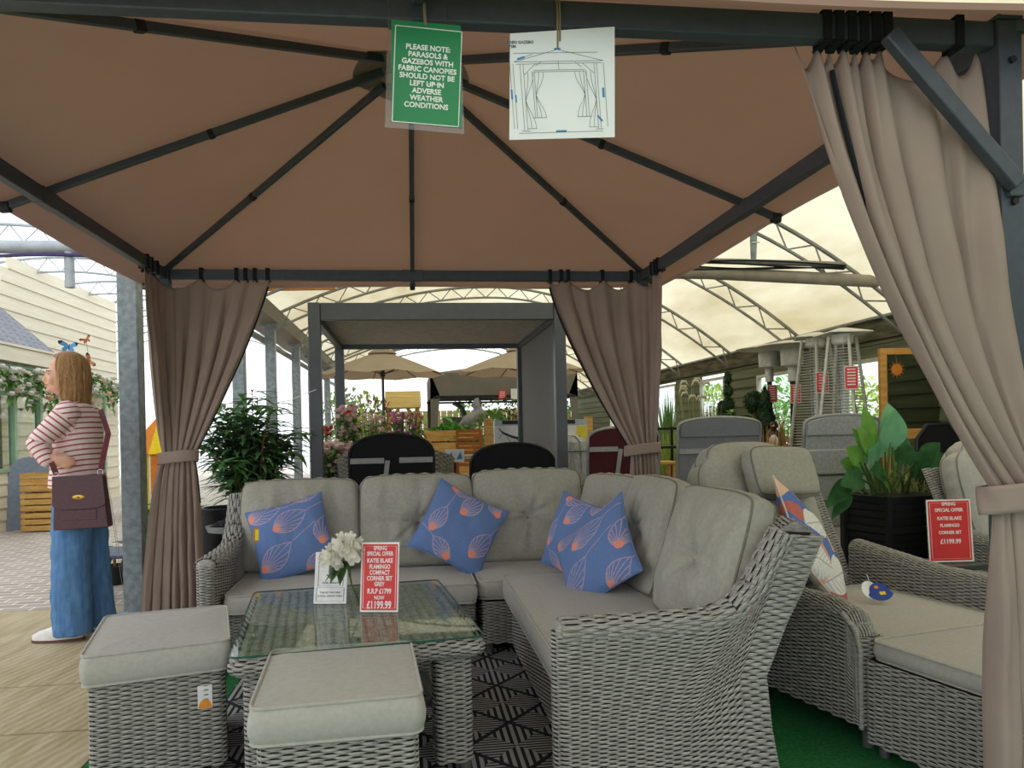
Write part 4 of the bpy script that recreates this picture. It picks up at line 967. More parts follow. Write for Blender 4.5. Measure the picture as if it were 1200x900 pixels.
# hair: side-parted shoulder-length bob
ph = np.linspace(-178, 178, 150); t = np.linspace(0, 1, 46); P = np.zeros((150, 46, 3))
for i, a in enumerate(ph):
    ar = math.radians(a); bk = abs(a)
    ln_ = 1.0 if bk < 112 else max(.0, 1-(bk-112)/16)
    for j, tt in enumerate(t):
        end = .30 + .70*ln_ if bk < 128 else .30-.12*(bk-128)/52
        u = tt*end
        th = u/.52*PI*.56
        rx, ry, rz_ = .107, .090, .104
        rip = .006*mnoise.noise((a*.12, u*2.5, 1)) + .004*mnoise.noise((a*.4, u*1.5, 4))
        if u <= .52:
            r = math.sin(th); x, y, z = -rx*r*math.cos(ar), ry*r*math.sin(ar), rz_*math.cos(th)
            x *= 1.0; k = 1+rip*9*min(1, u*4); x *= k; y *= k
        else:
            r0 = math.sin(PI*.56); q = (u-.52)/.48
            k = 1+rip*14+.05*math.sin(PI*q)-.06*q**2+.02*math.sin(q*7+a*.05); x, y, z = -rx*r0*math.cos(ar)*k, ry*r0*math.sin(ar)*k, rz_*math.cos(PI*.56)-(.165+.03*mnoise.noise((a*.3, 2, 2)))*q - .018*q*max(0, math.cos(ar))
        P[i, j] = (.038+x, y, 1.548+z)
b = MB(PH); b.grid(P); hr = b.build('hair', HAIR, W_, ang=80, solid=.008)
# striped top
b = MB(PM)
rings(b, [(.005, 0, .865, .15, .185), (.005, 0, .93, .145, .178), (.0, 0, 1.05, .125, .155), (-.002, 0, 1.18, .128, .165), (-.006, 0, 1.26, .112, .175), (0, 0, 1.315, .09, .15), (.008, 0, 1.352, .066, .085), (.013, 0, 1.366, .058, .062)])
limb(b, [SHL, ELL_, WRL], [.066, .055, .038]); limb(b, [SHR, ELR, WRR], [.066, .055, .038])
top = remesh(b.build('striped_top', STR, W_), .0065, 5)
V = np.zeros(len(top.data.vertices)*3); top.data.vertices.foreach_get('co', V); V = V.reshape(-1, 3)
Minv = np.array(PM.inverted()); Vl = V @ Minv[:3, :3].T + Minv[:3, 3]
def seg(p, a, c):
    a, c = np.array(a), np.array(c); d = c-a; t0 = ((p-a)@d)/(d@d); tt = np.clip(t0, 0, 1); q = a+tt[:, None]*d; return np.linalg.norm(p-q, axis=1), t0*np.linalg.norm(d)
s = Vl[:, 2] + .012*np.sin(Vl[:, 0]*14); torso = np.maximum(np.abs(Vl[:, 1])/.172, np.abs(Vl[:, 0])/.135)
for S_, E_, Wr in ((SHL, ELL_, WRL), (SHR, ELR, WRR)):
    d1, t1 = seg(Vl, S_, E_); d2, t2 = seg(Vl, E_, Wr); L1 = np.linalg.norm(np.array(E_)-np.array(S_))
    on1 = (d1 < .082) & (t1 > .03) & ((torso > .92) | (np.abs(Vl[:, 1]) > .155)); on2 = (d2 < .062) & (d2 <= d1)
    s = np.where(on1, 1.3-t1, s); s = np.where(on2, 1.3-L1-t2, s)
ca = top.data.color_attributes.new('Col', 'FLOAT_COLOR', 'POINT'); C4 = np.c_[s, s, s, np.ones_like(s)].astype(np.float32); ca.data.foreach_set('color', C4.ravel())
# wide-leg jeans
b = MB(PM)
rings(b, [(0, 0, .70, .125, .165), (0, 0, .80, .135, .175), (0, 0, .89, .125, .165), (0, 0, .925, .118, .155)])
for sd, fx in ((1, .03), (-1, -.04)):
    rings(b, [(fx-.012, sd*.095, .035, .104, .088), (fx-.012, sd*.095, .10, .106, .09), (fx*.8, sd*.092, .3, .103, .09), (fx*.6, sd*.088, .5, .102, .09), (fx*.35, sd*.085, .66, .108, .092), (0, sd*.08, .78, .115, .09)])
jn = remesh(b.build('jeans', DENIM, W_), .008, 4)
dtx = bpy.data.textures.new('creases', 'CLOUDS'); dtx.noise_scale = .07
md = jn.modifiers.new('creases', 'DISPLACE'); md.texture = dtx; md.strength = .018; md.mid_level = .5; md.texture_coords = 'GLOBAL'
# trainers
SHOE = mat('white_trainer', 'e6e3de', .6, c2='d8d4ce', scale=20); SOLE = mat('shoe_sole', '6e4d45', .8)
for sd, fx in ((1, .045), (-1, -.04)):
    b = MB(PM); rings(b, [(fx+.05, sd*.095, .012, .135, .047), (fx+.05, sd*.095, .04, .135, .047), (fx+.035, sd*.095, .062, .115, .043), (fx-.0, sd*.095, .085, .07, .038), (fx-.02, sd*.095, .10, .045, .035)], 28)
    o = b.build('trainer', SHOE, W_); b = MB(PM); rings(b, [(fx+.05, sd*.095, .001, .138, .05), (fx+.05, sd*.095, .016, .14, .051)], 28); b.build('sole', SOLE, o)
# burgundy bag
BURG = mat('burgundy_leather', '54343c', .5, c2='4a2d35', scale=90, bump=.15, bscale=400, spec=.45); GOLD = mat('brass', 'c9a64e', .3, metal=.8)
YB = 1.075; bc = [atY(*p, YB) for p in ((62, 622), (127, 618), (122, 556), (63, 559))]
HB = thing('handbag', 'burgundy leather shoulder bag with a gold oval clasp on the hip of the woman', 'bag', tuple((bc[0]+bc[1])/2))
ux = (bc[1]-bc[0]); wv = ux.length; ux.normalize(); uz = Vector((0, 0, 1)) ; uz = (uz-ux*uz.dot(ux)).normalized(); nn = ux.cross(uz)
hb = (bc[3]-bc[0]).dot(uz); MBg = Matrix((ux, uz, nn)).transposed().to_4x4(); MBg.translation = bc[0]
b = MB(MBg); o_ = [(0.006, 0), (wv-.006, 0), (wv, .01), (wv-.022, hb-.006), (wv-.03, hb), (.028, hb), (.02, hb-.006), (0, .01)]
b.prism(o_, lambda a, c, d: (a, c, d), -.07, 0); b.build('bag_body', BURG, HB, bevel=.008)
b = MB(MBg); fl = [(.012, hb+.002), (wv-.014, hb+.002), (wv-.006, hb*.50)] + [(wv/2+(wv/2-.006)*math.cos(a)**.5 if math.cos(a) > 0 else wv/2-(wv/2-.006)*abs(math.cos(a))**.5, hb*.47-.03*math.sin(a)) for a in np.linspace(.15, PI-.15, 13)] + [(.004, hb*.50)]
b.prism(fl, lambda a, c, d: (a, c, d), -.001, .007); b.build('flap', BURG, HB, bevel=.003)
b = MB(MBg); b.prism([(wv*.2, hb*.36), (wv*.2, hb*.17), (wv*.8, hb*.17), (wv*.8, hb*.36)], lambda a, c, d: (a, c, d), 0, .003); b.build('front_pocket', BURG, HB, bevel=.002)
b = MB(MBg); b.ell((wv*.5, hb*.60, .009), (.032, .013, .004), 20, 8); o = b.build('clasp', GOLD, HB)
b = MB(MBg); b.ell((wv*.5, hb*.60, .013), (.010, .004, .0015), 12, 6); b.build('clasp_bar', mat('dark_brass', '6e5620', .4, metal=.6), o)
for px, pts in ((66, [(66, 556, 1.09), (62, 546, 1.08), (59, 538, 1.09), (57, 531, 1.17), (64, 512, 1.42)]), (118, [(118, 552, 1.09), (120, 540, 1.09), (124, 522, 1.14), (127, 508, 1.22), (118, 480, 1.45)])):
    b = MB(); q = [atY(*p) for p in pts]; f, _ = along(np.array([list(v) for v in q])); P = f(np.linspace(0, 1, 16))
    for i in range(15): b.bar(P[i], P[i+1], .028, .005, up=(.2, -1, .1))
    b.build('strap', mat('maroon_strap', '6d2f3a', .6), HB, ang=60)
    p = q[0]; b = MB(); b.tube([(p.x+.014*math.cos(a), p.y-.003, p.z-.005+.014*math.sin(a)) for a in np.linspace(0, 2*PI, 17)[:-1]], .003, 6, closed=True); b.build('ring', mat('silver', 'b9bcc0', .3, metal=.9), HB)
# butterflies on wires
def butterfly(label, px, py, Y, sc, c1, c2, rot, foot):
    p = atY(px, py, Y); T = thing('garden_butterfly', label, 'ornament', tuple(p), 'butterflies on wires'); M = TR(*p, s=sc) @ Matrix.Rotation(math.radians(rot), 4, 'Y')
    for s in (-1, 1):
        up = [(0, .0), (.2, .28), (.62, .5), (.95, .42), (.85, .1), (.45, -.05), (.1, -.08)]; lo = [(0, -.02), (.4, -.06), (.6, -.3), (.42, -.62), (.15, -.4)]
        b = MB(M); b.prism([(s*x, z) for x, z in up], lambda a, c, d: (a, -abs(a)*.35+d, c), -.01, .01); b.prism([(s*x, z) for x, z in lo], lambda a, c, d: (a, -abs(a)*.3+d, c), -.01, .01); o = b.build('wing', mat('wing_'+c1, c1, .4), T, smooth=False)
        b = MB(M); b.prism([(s*x, z) for x, z in ((.55, .46), (.62, .5), (.97, .43), (.86, .1), (.74, .18))], lambda a, c, d: (a, -abs(a)*.35+d, c), -.016, .014); b.build('wing_tip', mat('wing_'+c2, c2, .5), o, smooth=False)
    b = MB(M); b.tube([(0, -.01, -.4), (0, -.02, .25)], .045, 6); b.build('body', mat('wing_'+c2, c2, .5), T)
    b = MB(); b.tube([tuple(p), (p.x+.02, p.y+.02, p.z-.25), (foot[0], foot[1], .02)], .0013, 5); b.build('wire', mat('thin_wire', '9a9a96', .5), T)
butterfly('blue and black butterfly ornament above the head of the woman', 81, 406, 1.62, .062, '4f9ad6', '14171f', 8, (-2.0, 1.66))
butterfly('small orange butterfly ornament to the right of the blue one', 101, 398, 1.75, .038, 'c9763c', '3b2a22', -25, (-1.87, 1.78))
butterfly('orange butterfly ornament just behind the hair of the woman', 105, 423, 1.62, .05, 'd08a55', '5b3a2a', 60, (-1.8, 1.64))

# slatted folding table by the steel post
DGREY = mat('dark_grey_paint', '5a6270', .55, c2='505866', scale=20)
T = thing('folding_table', 'dark grey slatted folding table behind the steel post', 'table', (-1.98, 2.33, 0))
for i in range(6):
    b = MB(); b.box((-1.98, 2.13+i*.075, .335), (.62, .06, .018)); b.build('slat', DGREY, T, bevel=.004)
for x in (-2.24, -1.72):
    for a, c in ((2.13, 2.5), (2.5, 2.13)):
        b = MB(); b.bar((x+(.03 if a < c else 0), a, .012), (x+(.03 if a < c else 0), c, .33), .03, .022, up=(1, 0, 0)); b.build('leg', DGREY, T, smooth=False)
for yy in (2.2, 2.45):
    b = MB(); b.bar((-2.25, yy, .315), (-1.7, yy, .315), .02); b.build('rail', DGREY, T, smooth=False)
# plants
def gm(name, c, c2=None, tr=.2, sc=25): return mat(name, c, .5, c2=c2, scale=sc, trans=tr, spec=.35)
G1 = gm('bamboo_leaf', '74a066', '487a4c'); G2 = gm('bright_leaf', '6fb04a', '4a8a38'); G3 = gm('mid_leaf', '7da15a', '4f7a3c'); G4 = gm('dark_leaf', '2f4f2e', '1f3a22'); G5 = gm('pale_grass', 'b3b878', '8f9a5a'); G6 = gm('fresh_green', '8fc46a', '5fa04a')
BARK = mat('brown_stem', '8a6a45', .8); POTB = mat('black_pot', '202124', .5)
def pot(T, x, y, r, h, m=POTB, z=0, square=False):
    b = MB()
    if square: b.prism(rrect(r*2, r*2, .02, 3)[:-1], lambda a, c, d: (x+a, y+c, d), z, z+h)
    else: b.lathe([(r*.72, z), (r*.95, z+h*.9), (r, z+h*.9), (r, z+h), (r*.88, z+h), (r*.86, z+h*.85), (0, z+h*.85)], 20, (x, y, 0))
    return b.build('pot', m, T)
def leafy(label, cat, x, y, z0, h, w, m, ll, lw, n, name='potted_plant', stems=6, potr=.14, poth=.25, seed=0, bend=.35, spread=1., group=None, trunk=BARK, d=None, zmin=.15, potm=POTB, up=.35):
    """leaves set along splayed stems that rise from a pot"""
    r_ = random.Random(seed); T = thing(name, label, cat, (x, y, 0), group); d = d or w
    if poth: pot(T, x, y, potr, poth + z0, potm)
    st = MB(); lf = MB()
    for s in range(stems):
        a = r_.uniform(0, 2*PI); rr = math.sqrt(r_.uniform(.02, 1)); tip = Vector((x+math.cos(a)*rr*w/2, y+math.sin(a)*rr*d/2, z0+h*(r_.uniform(.7, 1)-.22*rr)))
        b0 = Vector((x+math.cos(a)*.04, y+math.sin(a)*.04, z0+poth*.8)); mid = b0.lerp(tip, .55) + Vector((0, 0, h*.12)); pts = [b0, mid, tip]
        f, _ = along(np.array([list(p) for p in pts])); st.tube(f(np.linspace(0, 1, 7)), [.011, .010, .009, .008, .006, .004, .002], 5)
        for q in range(n):
            u = zmin + (1-zmin)*(q+r_.random())/n; p = f(np.array([u]))[0]; aa = r_.uniform(0, 2*PI); dd = Vector((math.cos(aa), math.sin(aa), r_.uniform(-.2, 1)*up+.1)); L = ll*r_.uniform(.6, 1.1)
            lf.leaf(p, dd, L, lw*r_.uniform(.7, 1.1), bend*r_.uniform(.5, 1.4), n=4)
    st.build('stems', trunk, T); lf.build('foliage', m, T, ang=80)
    return T
leafy('tall dark bamboo-like plant in a black pot behind the tied curtain', 'plant', -1.27, 2.75, 0, 1.80, 1.0, G1, .27, .05, 62, stems=26, potr=.2, poth=.55, seed=3, zmin=.3, name='bamboo_plant')
leafy('broad-leaved bright green plant behind the folding table', 'plant', -2.02, 3.0, 0, .85, .5, G2, .34, .12, 3, stems=7, potr=.12, poth=.2, seed=5, name='broad_leaf_plant', zmin=.6, up=1.2)
leafy('low dark green plant between the folding table and the woman', 'plant', -2.35, 2.9, 0, .45, .45, G4, .22, .08, 3, stems=5, potr=.1, poth=.15, seed=6, name='broad_leaf_plant', zmin=.5)
b = MB(); b.lathe([(.0, .0), (.15, 0), (.17, .62), (.18, .62), (.18, .66), (.15, .66), (.145, .6), (0, .6)], 20, (-1.28, 2.0, 0)); tag(b.build('tall_planter', POTB), 'tall black round planter standing behind the tied curtain', 'planter')
T = thing('umbrella_tray', 'grey tray with a folded black cloth on the floor stand behind the sofa arm', 'tray', (-1.25, 1.05, 0))
b = MB(); b.lathe([(.1, .0), (.11, .02), (.02, .03), (.02, .56), (.10, .575), (.115, .61), (.10, .61), (.09, .59), (0, .585)], 20, (-1.14, 1.35, 0)); b.build('stand', mat('grey_plastic', '9a9da0', .5), T)
b = MB(); P = np.array([[(-1.14+.09*u*math.cos(v), 1.35+.09*u*math.sin(v), .60+.05*(1-u)+.03*mnoise.noise((u*3, v, 1))) for u in np.linspace(0, 1, 8)] for v in np.linspace(0, 2*PI, 25)]); b.grid(P); b.build('cloth', POTB, T)
# play tent, board, crates
T = thing('play_tent', 'yellow and orange pointed play tent beyond the woman near the cream building', 'tent', (-3.75, 8.3, 0))
YEL = mat('yellow_cloth', 'f7dc2f', .8, trans=.3); ORG = mat('orange_cloth', 'f59a3c', .8, trans=.3)
for k in range(8):
    a0, a1 = k*PI/4, (k+1)*PI/4; c = (-3.72, 8.35)
    P = lambda a, r, z: (c[0]+r*math.cos(a), c[1]+r*math.sin(a), z)
    b = MB(); b.add([P(a0, .47, 0.01), P(a1, .47, 0.01), P(a1, .47, .92), P(a0, .47, .92)], [(0, 1, 2, 3)]); b.build('wall_panel', YEL if k % 2 else ORG, T, smooth=False, solid=.006)
    b = MB(); b.add([P(a0, .52, .90), P(a1, .52, .90), (c[0], c[1], 1.47)], [(0, 1, 2)]); b.build('roof_panel', ORG if k % 2 else YEL, T, smooth=False, solid=.006)
for k in range(8):
    a0 = k*PI/4; b = MB(); b.tube([(-3.72+.47*math.cos(a0), 8.35+.47*math.sin(a0), .0), (-3.72+.47*math.cos(a0), 8.35+.47*math.sin(a0), .92)], .012, 6); b.build('pole', WHITEI, T)
b = MB(); o_ = [(0, 0), (.0, .75)] + [(.27-.27*math.cos(a), .75+.17*math.sin(a)) for a in np.linspace(.2, PI-.2, 9)] + [(.54, .75), (.54, 0)]
b.prism(o_, lambda a, c, d: (-5.08+a*.55, 6.75+a*.75+d*.7+c*.12, c*1.0+.005), 0, .03); tag(b.build('grey_board', mat('blue_grey_board', '8593a3', .6), bevel=.004), 'blue-grey round-topped board leaning by the bay window', 'board')
PINE = mat('pine_wood', 'd9b06a', .7, c2='c2924c', scale=6, stretch=(1, 1, 8), bump=.1)
for i in range(3):
    T = thing('wooden_crate', ['slatted wooden crate on the ground, bottom of the stack by the bay window', 'slatted wooden crate in the middle of the stack by the bay window', 'slatted wooden crate on top of the stack by the bay window'][i], 'crate', (-4.62, 6.72, i*.245+.002), 'stacked crates')
    z = i*.245+.004
    for sx in (-1, 1):
        for sy_ in (-1, 1):
            b = MB(); b.box((-4.62+sx*.17, 6.72+sy_*.12, z+.119), (.03, .03, .238)); b.build('corner_post', PINE, T, smooth=False)
    for k in range(3):
        for s in (-1, 1):
            b = MB(); b.box((-4.62, 6.72+s*.142, z+.045+k*.077), (.40, .012, .06)); b.build('slat', PINE, T, smooth=False)
            b = MB(); b.box((-4.62+s*.192, 6.72, z+.045+k*.077), (.012, .27, .06)); b.build('slat', PINE, T, smooth=False)
    b = MB(); b.box((-4.62, 6.72, z+.012), (.36, .26, .01)); b.build('base_board', PINE, T, smooth=False)
# rose garlands
def blossom(mb, p, r, n=9, rnd=random):
    for i in range(n):
        a = i*2.4; th = .25+1.1*(i/n); d = Vector((math.sin(th)*math.cos(a), math.sin(th)*math.sin(a)-.2, math.cos(th)*.8)); mb.leaf(p, d, r, r*.95, .05, n=2, fold=.4, tip=.4)
def garland(label, pts, dens, m1, drop, seed):
    r_ = random.Random(seed); T = thing('rose_garland', label, 'garland', pts[0], 'white rose garlands'); f, L = along(np.array(pts)); lf, vn = MB(), MB(); vn.tube(f(np.linspace(0, 1, 20)), .012, 5)
    for i in range(int(dens*L)):
        p = Vector(f(np.array([r_.random()]))[0]) + Vector((r_.gauss(0, .05), r_.gauss(0, .05), r_.uniform(-drop, .1)*(r_.random())))
        for k in range(4): lf.leaf(p, (r_.gauss(.3, 1), r_.gauss(-.3, 1), r_.gauss(-.2, .7)), r_.uniform(.06, .13), .05, .3, n=3)
        if i % 3 == 0: ro = MB(); blossom(ro, p + Vector((.06, -.05, .02)), r_.uniform(.06, .09), rnd=r_); ro.build('rose', mat('white_rose', 'f3f0ea', .7) if r_.random() < .75 else mat('peach_rose', 'eccdb6', .7), T, ang=80)
    vn.build('vine', BARK, T); lf.build('leaves', G3, T, ang=80);
garland('white rose garland under the porch eaves above the bay window', [(-4.90, 6.3, 1.98), (-4.93, 7.1, 1.95), (-4.93, 7.95, 2.0), (-5.2, 8.0, 1.9), (-5.45, 8.1, 1.8)], 62, None, .5, 8)
garland('white rose garland along the cream wall between the woman and the post', [(-5.45, 9.6, 2.25), (-5.42, 10.6, 2.15), (-5.42, 11.6, 2.05), (-5.42, 12.2, 1.9)], 56, None, .5, 9)
# ================================================================ BACKGROUND
ALU = mat('dark_grey_aluminium', '5b5f66', .4, c2='565a61', scale=10, metal=.2, spec=.4)
# aluminium pergola with a louvred roof and a roller screen
T = thing('pergola', 'large dark grey aluminium pergola with a slatted roof behind the sofa', 'pergola', (.2, 4.0, 0))
x0, x1, y0, y1, zt = -.79, 1.24, 2.97, 5.15, 2.21
for x, y in ((x0, y0), (x1, y0), (x0, y1), (x1, y1)):
    b = MB(); b.box((x, y, zt/2), (.095, .095, zt)); b.box((x, y, .006), (.17, .17, .012)); b.build('post', ALU, T, bevel=.004)
for p, q in (((x0+.05, y0), (x1-.05, y0)), ((x0+.05, y1), (x1-.05, y1)), ((x0, y0+.05), (x0, y1-.05)), ((x1, y0+.05), (x1, y1-.05))):
    b = MB(); b.bar((p[0], p[1], zt-.07), (q[0], q[1], zt-.07), .06, .14); b.build('beam', ALU, T, bevel=.004)
n = 22
for i in range(n):
    y = y0+.09+(y1-y0-.18)*i/(n-1); b = MB(); R = Matrix.Rotation(math.radians(8), 3, 'X'); b.box(((x0+x1)/2, y, zt-.06), (x1-x0-.07, .098, .014), R); b.box(((x0+x1)/2, y+.04, zt-.075), (x1-x0-.07, .012, .03)); b.build('roof_louvre', mat('lit_louvre_grey', 'c4bab0', .5, metal=.05), T, smooth=False)  # louvres coloured paler than the frame: light on the slats put into the colour
SCR = mat('grey_screen_fabric', '8b8b88', .8, c2='868683', scale=40, trans=.15)
b = MB(); b.box((x1+.0, (y0+y1)/2, 1.42), (.006, y1-y0-.1, 1.3)); o = b.build('roller_screen', SCR, T, smooth=False)
b = MB(); b.box((x1, (y0+y1)/2, .765), (.03, y1-y0-.11, .035)); b.build('bottom_bar', ALU, o, smooth=False)
b = MB(); b.tube([(x0-.2, y0-.06, 1.42), (x0+.0, y0-.05, 1.5), (x0+.06, y0+.0, 1.52)], .003, 5); b.build('wire_tie', WHITEI, T)

# parasols
SAND = mat('sand_parasol_cloth', 'c6baa9', .85, c2='bfb29f', scale=5, trans=.35, tcol='a58c7c'); POLE = mat('parasol_pole', '5a5450', .4, metal=.4); RIBM = mat('rib_dark', '3f3a38', .6)
def parasol(label, x, y, r, zt, ze):
    T = thing('parasol', label, 'parasol', (x, y, 0), 'sand parasols'); n = 8
    b = MB(); P = []
    for k in range(n*6+1):
        a = 2*PI*k/(n*6); f = abs(((k/6) % 1)-.5)*2; row = []
        for t in np.linspace(.08, 1, 8): rr = r*t*(1-.045*(1-f)**1*t); row.append((x+rr*math.cos(a+.2), y+rr*math.sin(a+.2), zt-(zt-ze)*(t**1.15) - .03*(1-f)*t))
        P.append(row)
    b.grid(np.array(P)); o = b.build('canopy', SAND, T, ang=25)
    b = MB(); b.lathe([(.0, zt+.045), (.05, zt+.04), (.16*r/.87, zt-.0), (.2*r/.87, zt-.035), (.19*r/.87, zt-.045), (0.0, zt-.01)], 24, (x, y, 0)); b.build('vent_cap', SAND, o)
    b = MB(); b.tube([(x, y, .0), (x, y, zt+.06)], .019, 10); b.build('pole', POLE, T)
    for k in range(n):
        a = 2*PI*(k)/n+.2; e = (x+r*.97*math.cos(a), y+r*.97*math.sin(a), ze-.005)
        b = MB(); b.tube([(x, y, zt-.03), e], .007, 5); m_ = [(x, y, zt-.33), (x+r*.5*math.cos(a), y+r*.5*math.sin(a), zt-(zt-ze)*.5-.03)]; rb = b.build('rib', RIBM, T)
        b = MB(); b.tube(m_, .006, 5); b.build('strut', RIBM, rb)
    b = MB(); b.lathe([(.02, zt-.37), (.035, zt-.36), (.035, zt-.30), (.02, zt-.29)], 12, (x, y, 0)); b.build('runner', RIBM, T)
    b = MB(); b.lathe([(.0, .0), (.26, 0), (.26, .05), (.06, .09), (.03, .3), (.0, .3)], 20, (x, y, 0)); b.build('base', POLE, T)
parasol('open sand-coloured parasol seen through the grey pergola on its left', -.40, 7.5, .90, 2.30, 1.97)
parasol('open sand-coloured parasol half hidden by the roller screen of the pergola', 1.56, 7.3, .92, 2.30, 1.97)
# pop-up shelter
GREYC = mat('grey_shelter_cloth', '85817b', .85, c2='7d7973', scale=4, trans=.12)
T = thing('popup_shelter', 'dark grey pop-up shelter with a valance far behind the sofa', 'tent', (1.6, 11.2, 0)); xa, xb, ya, yb = .35, 3.0, 10.0, 12.6
b = MB(); c = ((xa+xb)/2, (ya+yb)/2, 2.42); z = 2.17
q = [(xa, ya, z), (xb, ya, z), (xb, yb, z), (xa, yb, z)]
for i in range(4): b.add([q[i], q[(i+1) % 4], c], [(0, 1, 2)])
b.build('roof', GREYC, T, smooth=False, solid=.006)
for i in range(4):
    p, r = Vector(q[i]), Vector(q[(i+1) % 4]); b = MB(); pts = [(0, 0), (1, 0), (1, -.46), (.96, -.40), (.04, -.40), (0, -.46)]
    b.add([tuple(p.lerp(r, u)+Vector((0, 0, w))) for u, w in pts], [(0, 1, 2, 3, 4, 5)]); b.build('valance', GREYC, T, smooth=False, solid=.006)
    b = MB(); d1 = (r-p).normalized(); o_ = Vector(q[i-1])-p; d2 = o_.normalized()
    for d in (d1, d2): b.add([tuple(p+Vector((0, 0, 0))), tuple(p+d*.16+Vector((0, 0, -.40))), tuple(p+d*.12+Vector((0, 0, -.8))), tuple(p+d*.09+Vector((0, 0, -1.3))), tuple(p+d*.085-Vector((0, 0, z-.02))), tuple(p-Vector((0, 0, z-.02)))], [(0, 1, 2, 3, 4, 5)])
    b.build('leg_cover', GREYC, T, smooth=False, solid=.006)
    b = MB(); b.bar(p+Vector((0, 0, -.43))+d1*.05, r+Vector((0, 0, -.43))-d1*.05, .03, .04); b.build('truss_bar', BP, T, smooth=False)
T = thing('hanging_notice', 'small red notice hanging from the front of the pop-up shelter', 'sign', (1.62, 9.95, 1.6), 'notices on the pop-up shelter')
b = MB(); b.box((1.62, 9.96, 1.77), (.14, .004, .17)); b.build('card', REDC, T, smooth=False)
for i in range(4): b = MB(); b.box((1.62, 9.957, 1.82-.03*i), (.1, .002, .01)); b.build('printed_line', WHITEI, T, smooth=False)
T = thing('hanging_notice', 'small blank white notice hanging from the front of the pop-up shelter', 'sign', (1.86, 9.95, 1.6), 'notices on the pop-up shelter')
b = MB(); b.box((1.86, 9.96, 1.78), (.17, .004, .19)); b.build('card', WHITEI, T, smooth=False)
b = MB(); b.tube([(1.80, 9.965, 1.87), (1.80, 9.97, 1.93)], .004, 4); b.build('string', TWINE, T)

# loungers and recliners behind the sofa
TUBEB = mat('black_tube', '24262a', .35, metal=.3); TUBEG = mat('grey_tube', '9a9b9c', .35, metal=.4)
GRF = mat('slate_grey_textile', '7b7e86', .8, c2='74777f', scale=60, bump=.1, bscale=300); BLF = mat('black_textile', '17181c', .85, c2='131418', scale=60); WINE = mat('wine_red_textile', '4e1a24', .8, c2='441620', scale=60); STRP = mat('grey_strap', '9b9c9e', .7); LGF = mat('light_grey_textile', 'b3b5ba', .8, c2='9fa1a5', scale=60)
def lounger(label, x, y, w, zt, fab, frame, lean=12, arch=.07, band=True, strap=True, rz=0, head=None, group='folded recliners', panel2=None, seat=True, sdz=.29):
    """zero-gravity recliner seen from behind: arched back panel in a tube frame, folded legs"""
    T = thing('recliner_chair', label, 'chair', (x, y, 0), group); M = TR(x, y, 0, rz=rz); sh = math.tan(math.radians(lean))
    f = lambda a, z: (a, (z-.35)*-sh*.5, z)
    zs = zt-arch
    fr = [(-w/2, .38), (-w/2, zs-.08)] + [(-w/2*math.cos(t)*1.0, zs-.02+arch*math.sin(t)**.8*1.0) for t in np.linspace(.12, PI-.12, 15)] + [(w/2, zs-.08), (w/2, .38)]
    b = MB(M); b.tube([f(*q) for q in fr], .013, 8); b.build('frame', frame, T)
    o_ = [(-w/2+.012, .42)] + [(-w/2+.012, zs-.08)] + [((-w/2+.012)*math.cos(t), zs-.025+arch*math.sin(t)**.8) for t in np.linspace(.12, PI-.12, 15)] + [(w/2-.012, zs-.08), (w/2-.012, .42)]
    b = MB(M); v = [f(a, z) for a, z in o_]; b.prism(o_, lambda a, z, d: (a, (z-.35)*-sh*.5+d, z), -.008, .008); pn = b.build('back_panel', fab, T, smooth=False)
    if band:
        b = MB(M); o2 = [(-w/2+.02, zs-.10)] + [((-w/2+.02)*math.cos(t), zs-.03+arch*math.sin(t)**.8) for t in np.linspace(.12, PI-.12, 13)] + [(w/2-.02, zs-.10)]
        b.prism(o2, lambda a, z, d: (a, (z-.35)*-sh*.5+d, z), -.022, -.009); b.build('head_band', head or fab, T, smooth=False, bevel=.004)
    if strap:
        z = zt-sdz
        for s in (-1, 1):
            b = MB(M); b.box((s*w*.29, (z-.35)*-sh*.5-.018, z), (w*.40, .006, .04), ); b.build('strap', STRP, T, smooth=False)
        b = MB(M); b.bar((-.03, (z-.35)*-sh*.5-.018, z+.0), (-.06, (z-.55)*-sh*.5-.02, z-.22), .035, .006, up=(0, -1, 0)); b.build('strap_end', STRP, T, smooth=False)
    if panel2:
        b = MB(M); 
        for i in range(3):
            z = zs-.30-.2*i; b.box((0, (z-.35)*-sh*.5-.02, z), (w-.05, .03, .19))
        b.build('padded_panel', panel2, T, bevel=.012)
    for s in (-1, 1):
        lc = MB(M); zz = np.linspace(.5, zs-.25, 26); lc.tube([(s*(w/2-.012)+.012*s*(-1)**i, (q-.35)*-sh*.5, q) for i, q in enumerate(zz)], .003, 4); lc.build('elastic_lacing', STRP, T)
        b = MB(M); b.tube([(s*w/2, .0, .40), (s*w/2, .42, .28), (s*w/2, .44, .012)], .012, 8); b.build('leg', frame, T)
        b = MB(M); b.tube([(s*(w/2+.02), .30, .55), (s*(w/2+.02), -.10, .34), (s*(w/2+.02), -.22, .012)], .012, 8); b.build('leg', frame, T)
        b = MB(M); b.bar((s*(w/2+.02), -.02, .60), (s*(w/2+.02), .42, .57), .045, .025); b.build('armrest', BP, T, bevel=.006)
    b = MB(M); b.box((0, .24, .39), (w-.05, .48, .014), Matrix.Rotation(math.radians(6), 3, 'X')); b.build('seat_panel', fab, T, smooth=False)
    return T
lounger('black recliner with grey straps behind the middle of the rear sofa run', -.175, 2.42, .62, 1.15, BLF, TUBEB, arch=.16, band=False, sdz=.215)
lounger('black arch-backed recliner behind the right part of the rear sofa run', .735, 2.42, .64, 1.06, BLF, TUBEB, arch=.16, band=False, strap=False)
